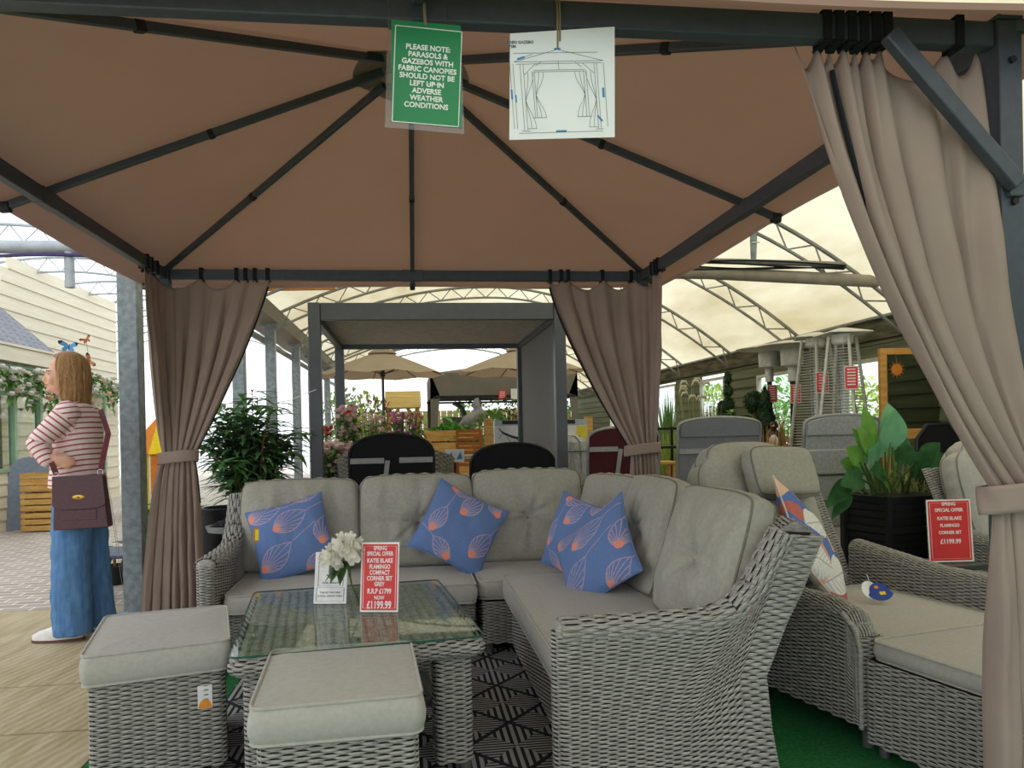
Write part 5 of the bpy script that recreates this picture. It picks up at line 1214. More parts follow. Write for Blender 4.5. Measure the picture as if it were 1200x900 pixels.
lounger('wine red recliner with a grey strap behind the tied curtain', 1.70, 2.75, .60, 1.17, WINE, TUBEG, arch=.10, band=False, panel2=None, sdz=.20)
lounger('dark grey folded recliner in front of the tall grasses', 2.46, 2.62, .70, 1.23, GRF, TUBEG, arch=.075)
lounger('paler grey padded recliner in front of the pyramid heaters', 3.17, 2.05, .60, 1.225, LGF, TUBEG, arch=.07, strap=False, panel2=LGF)
# tub chair of pale wicker behind the black recliner
T = thing('tub_chair', 'pale grey wicker tub chair behind the black recliner', 'chair', (-.12, 3.35, 0)); M = TR(-.16, 3.35, 0)
b = MB(M)
def STB(u, v):
    a = PI + (u-.5)*PI*1.25 + PI/2; r = .36+.09*v; return np.stack([r*1.12*np.cos(a), r*np.sin(a)*.9, .05+v*(.98-.14*np.abs(np.sin((u-.5)*PI))**2)], -1)
wicker(b, STB, 1.5, .95, row=.02, stake=.04); b.build('wicker_shell', WM, T)
b = MB(M); b.lathe([(.0, .0), (.34, 0), (.36, .38), (.0, .40)], 20); b.build('seat_base', WKB, T); b = MB(M); b.lathe([(.0, .41), (.33, .41), (.34, .46), (.30, .50), (0, .51)], 20); b.build('cushion', CUSH, T)
# product boxes leaning on pallet boards
KRAFT = mat('printed_white_box', 'eef0f2', .5, c2='e4e8ec', scale=6); SKYB = mat('blue_band', '3f8fd0', .5); YELB = mat('yellow_band', 'f0e04a', .5); CHA = mat('charcoal_print', '33363b', .5); PALB = mat('pale_blue_band', 'b9c6d4', .5)
def product_box(label, px0, px1, py0, py1, Y, kind):
    a, c = atY(px0, py1, Y), atY(px1, py0, Y); w, h = c.x-a.x, c.z-a.z; T = thing('product_box', label, 'box', (a.x+w/2, Y, 0), 'boxed garden furniture')
    M = TR(a.x, Y, a.z)
    b = MB(M); b.box((w/2, .06, (h-a.z)/2), (w, .12, h+a.z)); b.build('carton', KRAFT, T, smooth=False)
    b = MB(M); b.box((w/2, -.001, h*.90), (w, .003, h*.2)); b.build('top_band', PALB, T, smooth=False); b = MB(M); b.box((w*.45, -.003, h*.92), (w*.5, .003, h*.14)); b.build('dark_title', CHA, T, smooth=False)
    b = MB(M); b.box((w*.86, -.002, h*.5), (w*.26, .003, h*.55)); b.build('yellow_panel', YELB, T, smooth=False)
    if kind == 0:
        pts = [(.1, .74), (.2, .58), (.45, .42), (.64, .36)]
        b = MB(M); f, _ = along(np.array([(x*w, z*h) for x, z in pts])); q = f(np.linspace(0, 1, 12)); o_ = [tuple(p) for p in q] + [(p[0]+.01, p[1]-.10*h) for p in q[::-1]]; b.prism(o_, lambda a, c, d: (a, d, c), -.002, -.005); b.build('printed_lounger', CHA, T, smooth=False)
        b = MB(M); 
        for p, r in (((.2, .5), (.1, .3)), ((.3, .42), (.42, .18)), ((.6, .3), (.45, .12)), ((.58, .3), (.64, .12))): b.bar((p[0]*w, -.003, p[1]*h), (r[0]*w, -.003, r[1]*h), .006, .003, up=(0, -1, 0))
        b.build('printed_frame', mat('thin_print', '8d9298', .5), T, smooth=False)
    else:
        for o_ in ([(.16, .78), (.30, .70), (.36, .42), (.24, .40)], [(.38, .40), (.52, .46), (.60, .24), (.46, .20)]): b = MB(M); b.prism([(x*w, z*h) for x, z in o_], lambda a, c, d: (a, d, c), -.002, -.005); b.build('printed_chair', CHA, T, smooth=False)
        b = MB(M); b.prism([(.15*w, .34*h), (.4*w, .38*h), (.56*w, .12*h), (.2*w, .16*h)], lambda a, c, d: (a, d, c), -.001, -.003); b.build('printed_cushion', PALB, T, smooth=False); b = MB(M); b.box((w*.45, -.002, h*.03), (w*.72, .003, h*.10)); b.build('blue_strip', SKYB, T, smooth=False)
    TP = thing('pallet_rack', 'upright pine pallet boards behind the %s box' % ('lounger' if kind == 0 else 'folding chair'), 'pallet', (a.x+w/2, Y+.2, 0), 'upright pallets')
    for x in (-.055, w+.055):
        b = MB(M); b.box((x, .17, h/2-.45), (.10, .03, h+.96)); b.build('upright_board', PINE, TP, smooth=False)
    for z in (-.1, -.45, -.8): b = MB(M); b.box((w/2, .2, z), (w+.2, .025, .09)); b.build('cross_board', PINE, TP, smooth=False)
product_box('white box with a printed black sun lounger and a yellow panel', 580, 624, 492, 524, 5.4, 0)
product_box('white box with a printed folding chair and a blue strip', 641, 688, 491, 527, 5.4, 1)
T = thing('wrapped_bundle', 'grey plastic-wrapped bundle below the folding chair box', 'bundle', (1.75, 4.6, 0)); p = atY(668, 545, 4.6)
b = MB(); P = np.array([[(p.x+.22*math.cos(a)*s, p.y+.14*math.sin(a)*s, z+.02*mnoise.noise((a*3, z*9, 2))) for z, s in ((.0, .9), (.3, 1), (.6, 1.02), (.85, 1), (1.0, .9), (1.06, .55), (1.07, .05))] for a in np.linspace(0, 2*PI, 37)]); P[..., :2] += (np.sin(np.linspace(0, 2*PI, 37)*14)*.012)[:, None, None]; b.grid(P); b.build('plastic_wrap', mat('grey_polythene', 'b4b8bd', .25, c2='8d9298', scale=30, stretch=(6, 6, .6), spec=.6), T, ang=25)
b = MB(); b.tube([(p.x-.2, p.y-.12, .9), (p.x, p.y-.16, .9), (p.x+.2, p.y-.12, .9)], .006, 5); b.build('binding_tape', CHA, T)
# wooden slatted chair and bench, planters of timber
TEAK = mat('teak', 'b5713a', .6, c2='9c5c2b', scale=8, stretch=(1, 1, 6))
T = thing('slatted_chair', 'orange-brown slatted wooden garden chair beyond the tub chair', 'chair', (.69, 6.0, 0)); a, c = atY(536, 528, 6), atY(563, 503, 6); w = c.x-a.x
for x in (a.x, c.x):
    b = MB(); b.box((x, 6.0, c.z/2+.0), (.035, .035, c.z)); b.build('leg', TEAK, T, smooth=False); b = MB(); b.box((x, 6.42, .3), (.035, .035, .6)); b.build('leg', TEAK, T, smooth=False); b = MB(); b.bar((x, 5.98, .62), (x, 6.46, .62), .045, .025); b.build('armrest', TEAK, T, smooth=False)
for i in range(9): b = MB(); b.box((a.x+w/2, 6.0, c.z-.02-i*.052), (w, .018, .036)); b.build('back_slat', TEAK, T, smooth=False)
for i in range(5): b = MB(); b.box((a.x+w/2, 6.06+i*.08, .42), (w, .06, .02)); b.build('seat_slat', TEAK, T, smooth=False)
T = thing('timber_planter', 'long pale timber planter trough under the pop-up shelter', 'planter', (.6, 8.6, 0)); a, c = atY(498, 520, 8.6), atY(562, 504, 8.6); 
for i in range(5): b = MB(); b.box(((a.x+c.x)/2, 8.6, c.z-.08-i*.19), (c.x-a.x, .05, .17)); b.build('plank', PINE, T, smooth=False)
for x in (a.x+.06, c.x-.06): b = MB(); b.box((x, 8.8, c.z/2), (.09, .4, c.z)); b.build('post', PINE, T, smooth=False)
b = MB(); b.box(((a.x+c.x)/2, 8.95, c.z*.5), (c.x-a.x, .05, c.z*.9)); b.build('back_board', PINE, T, smooth=False)
T = thing('notice_stand', 'small white and blue printed notice behind the rear sofa run', 'sign', (.62, 4.2, 0)); p = atY(533, 534, 4.2)
b = MB(); b.box((p.x, 4.2, p.z), (.19, .006, .13)); b.build('card', KRAFT, T, smooth=False)
for dx in (-.045, .045): b = MB(); b.prism([(p.x+dx-.03, p.z-.04), (p.x+dx+.03, p.z-.03), (p.x+dx+.01, p.z+.04)], lambda a, c, d: (a, d, c), 4.193, 4.196); b.build('blue_picture', SKYB, T, smooth=False)
b = MB(); b.tube([(p.x, 4.21, p.z), (p.x, 4.21, 0)], .01, 6); b.lathe([(0, 0), (.12, 0), (.12, .015), (0, .02)], 16, (p.x, 4.21, 0)); b.build('stand', TUBEB, T)
T = thing('low_table', 'pale slatted table beyond the rear sofa run near the slatted chair', 'table', (.75, 4.9, 0)); p = atY(549, 536, 4.9)
b = MB(); b.box((p.x, 4.9, p.z+.01), (.36, .4, .03)); b.build('top', mat('pale_stone', 'd0ccbe', .6), T, bevel=.004)
for dx in (-.15, .15):
    for dy in (-.16, .16): b = MB(); b.box((p.x+dx, 4.9+dy, p.z/2), (.035, .035, p.z)); b.build('leg', TEAK, T, smooth=False)
# bamboo roofed hut
T = thing('garden_bar', 'timber garden hut with a bamboo roof far behind the parasol', 'hut', (-.15, 13.2, 0)); BAM = mat('bamboo_thatch', 'e0c98e', .8, c2='c4a862', scale=5, stretch=(.4, .4, 14), bump=.3, bscale=30)
a, c = atY(451, 478, 13), atY(493, 458, 13)
b = MB(); b.prism([(12.9, a.z), (13.4, c.z+.02), (13.9, a.z), (13.4, c.z-.06)], lambda y, z, d: (d, y, z), a.x, c.x); b.build('roof', BAM, T, smooth=False)
for x in (a.x+.08, c.x-.08):
    for y in (13.0, 13.8): b = MB(); b.box((x, y, a.z/2), (.09, .09, a.z)); b.build('post', PINE, T, smooth=False)
    b = MB(); b.bar((x, 13.0, a.z-.3), (x+(.22 if x < 0 else -.22), 13.0, a.z-.02), .06); b.build('brace', PINE, T, smooth=False)
b = MB(); b.box(((a.x+c.x)/2, 13.0, .95), (c.x-a.x, .3, .06)); b.build('counter', PINE, T, smooth=False)
# horse sculpture rearing
T = thing('horse_sculpture', 'grey rearing horse sculpture under the pop-up shelter', 'sculpture', (1.25, 9.6, 0)); HS = mat('silver_grey_stone', '9a979c', .5, c2='85828a', scale=10)
def hp(px, py): p = atY(px, py, 9.7); return (p.x, p.y, p.z)
b = MB(); limb(b, [hp(549, 494), hp(555, 490), hp(561, 485)], [.125, .11, .115]); limb(b, [hp(560.5, 484), hp(559, 477), hp(558, 470.5)], [.09, .07, .048]); limb(b, [hp(558.5, 469.5), hp(555.5, 473), hp(553.5, 475.5)], [.045, .038, .028])
limb(b, [hp(559, 469), hp(560, 465.5)], [.02, .008])
limb(b, [hp(562, 487), hp(568, 487), hp(566, 493)], [.055, .04, .026]); limb(b, [hp(561, 489), hp(565.5, 492), hp(562, 498)], [.055, .04, .026]); limb(b, [hp(550, 496), hp(554, 504), hp(550, 513)], [.1, .055, .035]); limb(b, [hp(547.5, 495), hp(546, 505), hp(547, 513)], [.1, .055, .035]); limb(b, [hp(545, 492), hp(540, 498), hp(538, 507)], [.03, .045, .012])
body = remesh(b.build('body', HS, T), .013, 2)
b = MB(); q = hp(549, 513); b.lathe([(0, 0), (.3, 0), (.3, q[2]-.02), (0, q[2]+.02)], 20, (q[0], q[1], 0)); b.build('plinth', mat('plinth_stone', 'a8a298', .8), T)
b = MB(); limb(b, [hp(560, 467), hp(562, 474), hp(564, 481)], [.02, .035, .02], 8, 4); b.build('mane', mat('mane_grey', '6c6a70', .7), T)
T = thing('arched_seat', 'dark curved garden pod seat beside the horse sculpture', 'seat', (.75, 10.6, 0)); p0_, p1_ = atY(532, 472, 10.6), atY(548, 495, 10.6)
b = MB(); f, _ = along(np.array([(p0_.x, p0_.z), (p0_.x+.14, p0_.z-.07), (p1_.x-.04, p1_.z+.1), (p1_.x, p1_.z), (p1_.x, .05)])); q = f(np.linspace(0, 1, 20)); P = np.array([[(x, y, z) for y in np.linspace(10.4, 11.0, 5)] for x, z in q]); b.grid(P); b.build('shell', mat('dark_rattan', '4a4a4c', .7), T, solid=.05)
b = MB(); b.box((p0_.x+.05, 10.9, .75), (.5, .04, 1.3)); b.build('back_panel', mat('pod_lining', '8b8b85', .8), T, smooth=False)

# flowers and plants beyond the sofa
def flowering(label, px, py0, py1, Y, w, cols, seed, name='flowering_plant', n=60, r=.04, spike=False, cat='plant'):
    r_ = random.Random(seed); p = atY(px, py0, Y); z1 = p.z; z0 = atY(px, py1, Y).z; T = thing(name, label, cat, (p.x, Y, 0)); pot(T, p.x, Y, .13, .25)
    st, lf = MB(), MB(); fl = [MB() for _ in cols]
    for i in range(n):
        t = r_.random()**.8; a = r_.uniform(0, 2*PI); rr = w/2*math.sqrt(r_.random())*(1-.45*t if spike else 1); q = Vector((p.x+rr*math.cos(a), Y+rr*math.sin(a), z0+(z1-z0)*t))
        if i % 4 == 0: f, _ = along(np.array([(p.x, Y, .2), (p.x+rr*.5*math.cos(a), Y+rr*.5*math.sin(a), (.2+q.z)/2), tuple(q)])); st.tube(f(np.linspace(0, 1, 5)), .006, 4)
        blossom(fl[i % len(cols)], q, r*r_.uniform(.7, 1.2), 7, r_)
        for k in range(2): lf.leaf(q - Vector((0, 0, r_.uniform(.03, .25))), (r_.gauss(0, 1), r_.gauss(0, 1), r_.uniform(-.2, .8)), .12, .05, .4, n=3)
    st.build('stems', G_ST, T); lf.build('foliage', G3, T, ang=80)
    for m, c in zip(fl, cols): m.build('blossoms', mat('petal_'+c, c, .7, trans=.2), T, ang=80, kind='stuff')
G_ST = gm('green_stem', '6d8a4a')
flowering('tall pink blossom plant beside the left post of the pergola', 392, 520, 562, 3.5, .34, ['ffe4e4', 'fff0ec'], 51, n=150, r=.045)
flowering('salmon pink blossom spray with a red top climbing behind the pergola post', 407, 478, 540, 3.9, .20, ['ffd8dc', 'ffe6e4'], 52, n=90)
flowering('single red rose plant left of the pergola parasol', 408, 479, 490, 4.6, .10, ['d8454d'], 53, n=8, r=.07)
flowering('red flower plant low behind the pergola post', 384, 500, 512, 4.9, .12, ['cf3f46', 'e28a86'], 57, n=12, r=.05)
flowering('magenta blossom branches behind the black recliner', 474, 485, 512, 4.6, .34, ['ff9cd0', 'ffb4dc'], 54, n=70, r=.034)
flowering('dusky pink flower heads left of the parasol pole', 437, 488, 508, 5.2, .28, ['ffe0e0', 'ffece8'], 55, n=36, r=.04)
def bush(label, px, Y, z0, z1, w, m, seed, ll=.12, lw=.05, n=420, name='garden_shrub', cat='shrub', group='green plants at the far end of the tunnel', x=None, dd=None):
    r_ = random.Random(seed); xx = atY(px, 480, Y).x if x is None else x; T = thing(name, label, cat, (xx, Y, 0), group); lf = MB(); st = MB(); dd = dd or w
    for i in range(5): a = r_.uniform(0, 2*PI); st.tube([(xx, Y, 0), (xx+.2*w*math.cos(a), Y+.2*dd*math.sin(a), z0+(z1-z0)*.4), (xx+.32*w*math.cos(a), Y+.32*dd*math.sin(a), z0+(z1-z0)*.85)], [.02, .015, .005], 5)
    for i in range(n):
        th = math.acos(1-2*r_.random()); ph = r_.uniform(0, 2*PI); k = r_.uniform(.55, 1)**.5; d = Vector((math.sin(th)*math.cos(ph), math.sin(th)*math.sin(ph), math.cos(th)))
        q = Vector((xx+d.x*w/2*k, Y+d.y*dd/2*k, (z0+z1)/2+d.z*(z1-z0)/2*k)); lf.leaf(q, d+Vector((r_.gauss(0, .5), r_.gauss(0, .5), r_.gauss(0, .5))), ll*r_.uniform(.6, 1.2), lw, .3, n=2)
    st.build('stems', BARK, T); lf.build('foliage', m, T, ang=80); return T
G7 = gm('yellow_green', 'b5c96a', '8aa84a'); G8 = gm('silver_leaf', 'b7c2a8', '93a286'); PLUM = gm('plum_leaf', '8d6a64', '6f4f4a')
for i, (lab, px, Y, z0, z1, w, m, ll) in enumerate((
    ('yellow-green bushy shrub between the pergola posts', 418, 9.5, .2, 1.5, .9, G7, .16), ('silvery shrub behind the left pergola post', 405, 12.5, .3, 2.1, 1.0, G8, .16), ('plum-leaved shrub left of the bamboo hut', 440, 12, .3, 1.85, .9, PLUM, .15),
    ('fresh green shrub beside the bamboo hut', 470, 15, .2, 1.9, 1.6, G6, .2), ('large yellow-green shrub behind the hut', 430, 15.5, .2, 2.1, 1.8, G7, .22), ('mid-green shrub under the pop-up shelter', 525, 9.2, .6, 1.25, .55, G2, .16),
    ('rounded green shrub right of the horse sculpture', 575, 8.8, .6, 1.45, .7, G3, .15), ('dark conifer-like shrub under the shelter', 595, 9.4, .5, 1.7, .35, G4, .08), ('pale shrub at the far end behind the shelter', 560, 15, .2, 2.0, 1.8, G6, .2),
    ('bright green shrub far behind the roller screen', 610, 14, .2, 2.1, 1.6, G7, .2), ('green shrub at the end of the tunnel left side', 398, 15.0, .2, 2.1, 1.2, G6, .2), ('deep green shrub far right of the shelter', 625, 14.8, .2, 2.1, 1.4, G3, .2), ('tall green shrub at the far right end of the tunnel', 648, 16.2, .2, 2.2, 1.3, G6, .2))):
    bush(lab, px, Y, z0, z1, w, m, 60+i, ll, ll*.42)
leafy('banana plant with broad leaves under the left of the shelter', 'plant', atY(519, 480, 9).x, 9.0, 0, 1.85, .5, G2, .5, .16, 2, stems=6, potr=.18, poth=.35, seed=71, name='banana_plant', zmin=.75, up=.6)
bush('low bright green foliage in the timber trough', 535, 8.75, .95, 1.2, .75, G2, 90, .14, .07, 200, dd=.25)
# end of the tunnel: clipped hedge, timber fence
b = MB(); 
for i in range(40): b.box((-1.9+i*.165, 17.2, .85), (.15, .03, 1.7))
o = struct(b.build('wall_end', mat('pale_fence', 'c9b98d', .8, c2='b3a273', scale=4, stretch=(1, 1, .3)), smooth=False))

# ---------------------------------------------------------------- right side, in front of the dark wall
SSTEEL = mat('brushed_stainless', 'cfcdc8', .4, c2='bebcb6', scale=20, metal=.35); WHT = mat('white_reflector', 'e4e2da', .45)
def red_tag(T, x, y, z, w=.12, h=.2, rz=0):
    M = TR(x, y, z, rz=rz); b = MB(M); b.box((0, 0, 0), (w, .003, h)); o = b.build('price_card', mat('white_card', 'f3f3f0', .4), T, smooth=False); b = MB(M); b.box((0, -.002, 0), (w*.9, .002, h*.93)); b.build('red_panel', REDC, o, smooth=False)
    for i in range(6): b = MB(M); b.box((0, -.0035, h*.36-i*h*.13), (w*.6, .001, h*.05)); b.build('printed_line', WHITEI, o, smooth=False)
def mushroom(label, px, py, Y):
    p = atY(px, py, Y); x, y, zt = p.x, p.y, p.z; T = thing('patio_heater', label, 'heater', (x, y, 0), 'patio heaters')
    b = MB(); b.lathe([(0, 0), (.20, 0), (.20, .03), (.19, .72), (.15, .78), (0, .80)], 24, (x, y, 0)); b.build('gas_housing', POTB, T)
    b = MB(); b.tube([(x, y, .78), (x, y, zt-.34)], .028, 12); b.build('pole', POTB, T)
    b = MB(); b.lathe([(.045, zt-.42), (.048, zt-.27), (.04, zt-.26)], 14, (x, y, 0)); b.build('control_collar', SSTEEL, T)
    b = MB(); b.lathe([(.05, zt-.27), (.115, zt-.25), (.12, zt-.10), (.11, zt-.07), (0, zt-.06)], 24, (x, y, 0)); b.build('burner', SSTEEL, T)
    b = MB(); b.lathe([(.0, zt+.02), (.12, zt+.012), (.37, zt-.035), (.37, zt-.042), (.11, zt+.0), (0, zt+.005)], 32, (x, y, 0)); b.build('reflector', WHT, T)
    red_tag(T, x-.0, y-.06, zt-.56)
mushroom('mushroom patio heater with a steel burner, left of the pair', 901, 405, 4.95)
mushroom('second mushroom patio heater, right next to the pyramid heater', 928, 401, 4.35)
def pyramid(label, px, py, Y, rzz):
    p = atY(px, py, Y); x, y, zt = p.x, p.y, p.z; T = thing('pyramid_heater', label, 'heater', (x, y, 0), 'pyramid heaters'); M = TR(x, y, 0, rz=rzz); w0, w1 = .24, .085
    b = MB(M); b.box((0, 0, .38), (.46, .46, .74)); b.build('cabinet', SSTEEL, T, bevel=.008)
    for sx in (-1, 1):
        for sy_ in (-1, 1): b = MB(M); b.bar((sx*w0, sy_*w0, .1), (sx*w1, sy_*w1, zt-.05), .022); b.build('corner_bar', SSTEEL, T, smooth=False)
    b = MB(M); b.tube([(0, 0, .76), (0, 0, zt-.1)], .048, 16); b.build('glass_tube', glass_mat('heater_tube', 'dfe3e0', .15), T)
    for k in range(4):
        b = MB(M @ Matrix.Rotation(k*PI/2, 4, 'Z')); nb = 40
        for i in range(nb): t = i/(nb-1); z = .78+(zt-.16-.78)*t; w = w0+(w1-w0)*((z-.1)/(zt-.15)); b.tube([(-w, -w, z), (w, -w, z)], .003, 4)
        g = b.build('guard_grille', SSTEEL, T, ang=60)
    b = MB(M); b.lathe([(.0, zt+.03), (.04, zt+.028), (.26, zt-.02), (.26, zt-.028), (0, zt-.005)], 4); b.lathe([(.07, zt-.12), (.09, zt-.10), (.09, zt-.03), (0, zt-.02)], 16); b.build('hood', WHT, T, smooth=False)
    red_tag(T, x-.06, y-.22, 1.53, .11, .2, -25)
pyramid('tall pyramid patio heater with a mesh guard behind the paler recliner', 955, 393, 3.60, 20)
pyramid('tall pyramid patio heater beside the window, right of the other pyramid', 987, 388, 2.95, 38)
# wooden framed mirror with sun ornament
T = thing('framed_mirror', 'large pine-framed window panel leaning by the right wall', 'mirror', (4.2, 2.9, 0)); a, c = atY(1032, 515, 2.75), atY(1112, 408, 2.75); w, h = c.x-a.x, c.z-a.z; M = TR(a.x, 2.75, a.z, rz=-6)
OAK = mat('orange_oak', 'd9a257', .55, c2='c98f45', scale=5, stretch=(1, 1, 7)); t = .055
for q, s in (((t/2, 0, h/2), (t, .05, h)), ((w-t/2, 0, h/2), (t, .05, h)), ((w/2, 0, h-t/2), (w-2*t, .05, t)), ((w/2, 0, t*.8), (w-2*t, .05, t*1.6))): b = MB(M); b.box(q, s); b.build('frame_rail', OAK, T, bevel=.004)
b = MB(M); b.box((w/2, .012, h/2), (w-2*t, .004, h-2*t)); b.build('glass', glass_mat('panel_glass', 'c3cabf', .10), T, smooth=False)
for x in (.06, w-.06): b = MB(M); b.box((x, .02, -a.z/2), (.05, .04, a.z)); b.build('stand_leg', OAK, T, smooth=False)
T = thing('sun_ornament', 'orange sun face ornament hanging in the pine frame', 'ornament', tuple(atY(1051, 433, 2.7))); p = atY(1051, 433, 2.70)
b = MB(); b.lathe([(.0, -.012), (.045, -.01), (.05, .0), (0, .006)], 20, (0, 0, 0)); R = Matrix.Rotation(PI/2, 4, 'X'); b2 = MB(Matrix.Translation(p) @ R); b2.lathe([(.0, -.012), (.045, -.01), (.05, .0), (0, .006)], 20); b2.build('face', mat('orange_glaze', 'e08a35', .4), T)
b = MB(Matrix.Translation(p) @ R)
for k in range(12): a_ = k*PI/6; b.prism([(.05*math.cos(a_-.2), .05*math.sin(a_-.2)), (.08*math.cos(a_), .08*math.sin(a_)), (.05*math.cos(a_+.2), .05*math.sin(a_+.2))], lambda u, v, d: (u, v, d), -.004, .002)
b.build('rays', mat('brown_glaze', '8a5a30', .5), T, smooth=False)
b = MB(); b.tube([(p.x, p.y, p.z+.07), (p.x, p.y+.02, p.z+.16)], .002, 4); b.build('cord', TWINE, T)
b = MB(M); 
T = thing('black_chair', 'black arch-backed chair at the foot of the pine frame', 'chair', (3.65, 1.7, 0)); p = atY(1098, 498, 1.7)
b = MB(); b.tube([(p.x-.17, 1.7, .02), (p.x-.16, 1.7, p.z-.1), (p.x-.08, 1.7, p.z), (p.x+.08, 1.7, p.z), (p.x+.16, 1.7, p.z-.1), (p.x+.17, 1.7, .02)], .016, 8); b.build('frame', TUBEB, T)
b = MB(); b.prism([(p.x-.15, .5), (p.x-.15, p.z-.1), (p.x-.07, p.z-.01), (p.x+.07, p.z-.01), (p.x+.15, p.z-.1), (p.x+.15, .5)], lambda a, c, d: (a, d, c), 1.69, 1.71); b.build('backrest', BLF, T, smooth=False)
b = MB(); b.box((p.x, 1.92, .45), (.38, .40, .03)); b.build('seat', BLF, T, bevel=.01)
for dx in (-.16, .16): b = MB(); b.tube([(p.x+dx, 2.1, .45), (p.x+dx, 2.12, .0)], .014, 8); b.build('leg', TUBEB, T)
# black slatted hexagonal planter with big leaved plant
T = thing('slatted_planter', 'black slatted planter box holding a big-leaved plant behind the armchair', 'planter', (2.9, 1.12, 0)); BS = mat('black_slat', '1d1f22', .45, c2='17191b', scale=10)
a, m_, c = atY(1003, 580, 1.05), atY(1041, 582, .86), atY(1112, 582, .92); o_ = [(a.x, 1.18), (m_.x, .86), (c.x, .92), (c.x+.05, 1.4), (m_.x+.1, 1.5)]; zt = .70; ctr = np.mean(np.array(o_), 0)
for k in range(15):
    z = .02+k*.0455; b = MB(); s = .965 if k % 5 else 1.0
    q = [tuple(ctr+(np.array(p)-ctr)*s) for p in o_]; b.prism(q, lambda u, v, d: (u, v, d), z, z+.036); b.build('slat', BS, T, smooth=False)
b = MB(); b.prism([tuple(ctr+(np.array(p)-ctr)*.93) for p in o_], lambda u, v, d: (u, v, d), .02, zt-.02); b.build('liner', mat('dark_soil', '2b231d', .95), T, smooth=False)
for p in o_: b = MB(); b.box((*(ctr+(np.array(p)-ctr)*.985), .35), (.03, .03, .70)); b.build('corner_post', BS, T, smooth=False)
def bigleaf(T, specs, m, nm='leaf_blade'):
    for p, tip, w, bend in specs:
        base = Vector((ctr[0]+p[0], ctr[1]+p[1], zt-.03)); tp = atY(*tip); knee = atY(tip[3], tip[4], tip[2]) if False else None
        b = MB(); mid = base.lerp(tp, .55)+Vector((0, 0, .04)); st = MB(); st.tube([tuple(base), tuple(base.lerp(mid, .5)+Vector((0, 0, .02))), tuple(mid)], [.010, .009, .006], 6); s = st.build('leaf_stalk', G_ST, T)
        d = tp-mid; b.leaf(mid-d*.15, d, d.length*1.25, w*1.5, bend, up=(0.2, -1, .35), n=9, fold=.18); b.build(nm, m, s, ang=80)
PT = thing('big_leaf_plant', 'artificial plant with large paddle and split leaves in the black planter', 'plant', (ctr[0], ctr[1], zt-.03))
GA = gm('paddle_leaf', '86b858', '5f9642', .3, 12); GB = gm('monstera_leaf', '8cc79c', '66a97c', .3, 12); GC = gm('dark_paddle', '4a7a4a', '2f5a34', .15, 12)
bigleaf(PT, [((-.05, 0), (1012, 478, 1.1), .10, .0), ((-.1, -.05), (992, 520, 1.0), .10, .15), ((.0, -.1), (1030, 560, .9), .09, -.1), ((.02, .0), (1005, 500, .98), .10, .05), ((.05, .05), (1000, 500, 1.2), .09, .1), ((-.12, .0), (985, 535, 1.05), .085, .2)], GA)
bigleaf(PT, [((.02, .02), (1048, 480, 1.1), .15, .05), ((-.02, .0), (1018, 520, 1.0), .17, .2), ((.05, .05), (1035, 500, 1.15), .15, .1), ((.08, .0), (1040, 470, 1.2), .14, .1), ((.0, .08), (1000, 525, 1.15), .13, .25)], GB)
bigleaf(PT, [((.0, -.05), (1095, 524, .9), .10, .15), ((-.08, 0), (966, 574, .95), .085, .45), ((-.05, -.05), (985, 555, .85), .10, .25), ((.1, 0), (1090, 545, 1.0), .10, .25), ((.12, 0), (1108, 530, 1.2), .09, .1), ((.05, .1), (1070, 520, 1.3), .10, .2), ((.15, .0), (1075, 540, .9), .08, .3), ((.1, -.05), (1050, 540, .8), .09, .2), ((.02, -.08), (1020, 545, .82), .08, .15), ((.18, .05), (1100, 515, 1.25), .09, .15), ((.1, .08), (1060, 505, 1.35), .10, .15), ((-.1, .05), (975, 590, 1.0), .08, .4)], GC)
gt = MB(); r_ = random.Random(4)
for i in range(60): gt.leaf((ctr[0]+.2+r_.gauss(0, .04), ctr[1]+r_.gauss(0, .05), zt-.04), (r_.gauss(0, .35), r_.gauss(0, .35), 1), r_.uniform(.2, .38), .008, .35, n=4)
o = gt.build('grass_tuft', G5, T, ang=80); PT2 = o
# topiary, grasses and small figures in front of the right wall
def topi(label, name, parts, x, y, m, seed, cat='topiary', n=900, ll=.035, potr=.12, poth=.25, trunk=True):
    r_ = random.Random(seed); T = thing(name, label, cat, (x, y, 0)); pot(T, x, y, potr, poth); lf = MB(); core = MB()
    for cz_, rx, rz_ in parts:
        core.ell((x, y, cz_), (rx*.86, rx*.86, rz_*.9), 14, 10)
        for i in range(int(n*rx*rz_/.03)):
            th = math.acos(1-2*r_.random()); p2 = r_.uniform(0, 2*PI); d = Vector((math.sin(th)*math.cos(p2), math.sin(th)*math.sin(p2), math.cos(th))); q = Vector((x+d.x*rx*.85, y+d.y*rx*.85, cz_+d.z*rz_*.9)); lf.leaf(q, d+Vector((r_.gauss(0, .6), r_.gauss(0, .6), r_.gauss(.2, .6))), ll, ll*.6, .1, n=2)
    core.build('core', G4, T); lf.build('foliage', m, T, ang=80)
    if trunk: b = MB(); b.tube([(x, y, poth*.8), (x, y, parts[-1][0])], .018, 8); b.build('trunk', BARK, T)
def gx(px, Y): return atY(px, 480, Y).x
GT = gm('clipped_leaf', '3f5e3a', '2c4a2c', .1, 30)
topi('tall spiral topiary against the dark wall', 'spiral_topiary', [(1.78-.18*i, .05+.017*i, .085+.004*i) for i in range(8)], gx(854, 6.4), 6.4, GT, 81)
topi('small round ball topiary on a stem', 'ball_topiary', [(1.40, .125, .125)], gx(884, 4.9), 4.9, GT, 82)
topi('narrow dark conical topiary beside the ball topiary', 'cone_topiary', [(.9, .17, .25), (1.15, .12, .22), (1.38, .06, .18)], gx(897, 4.6), 4.6, GT, 83)
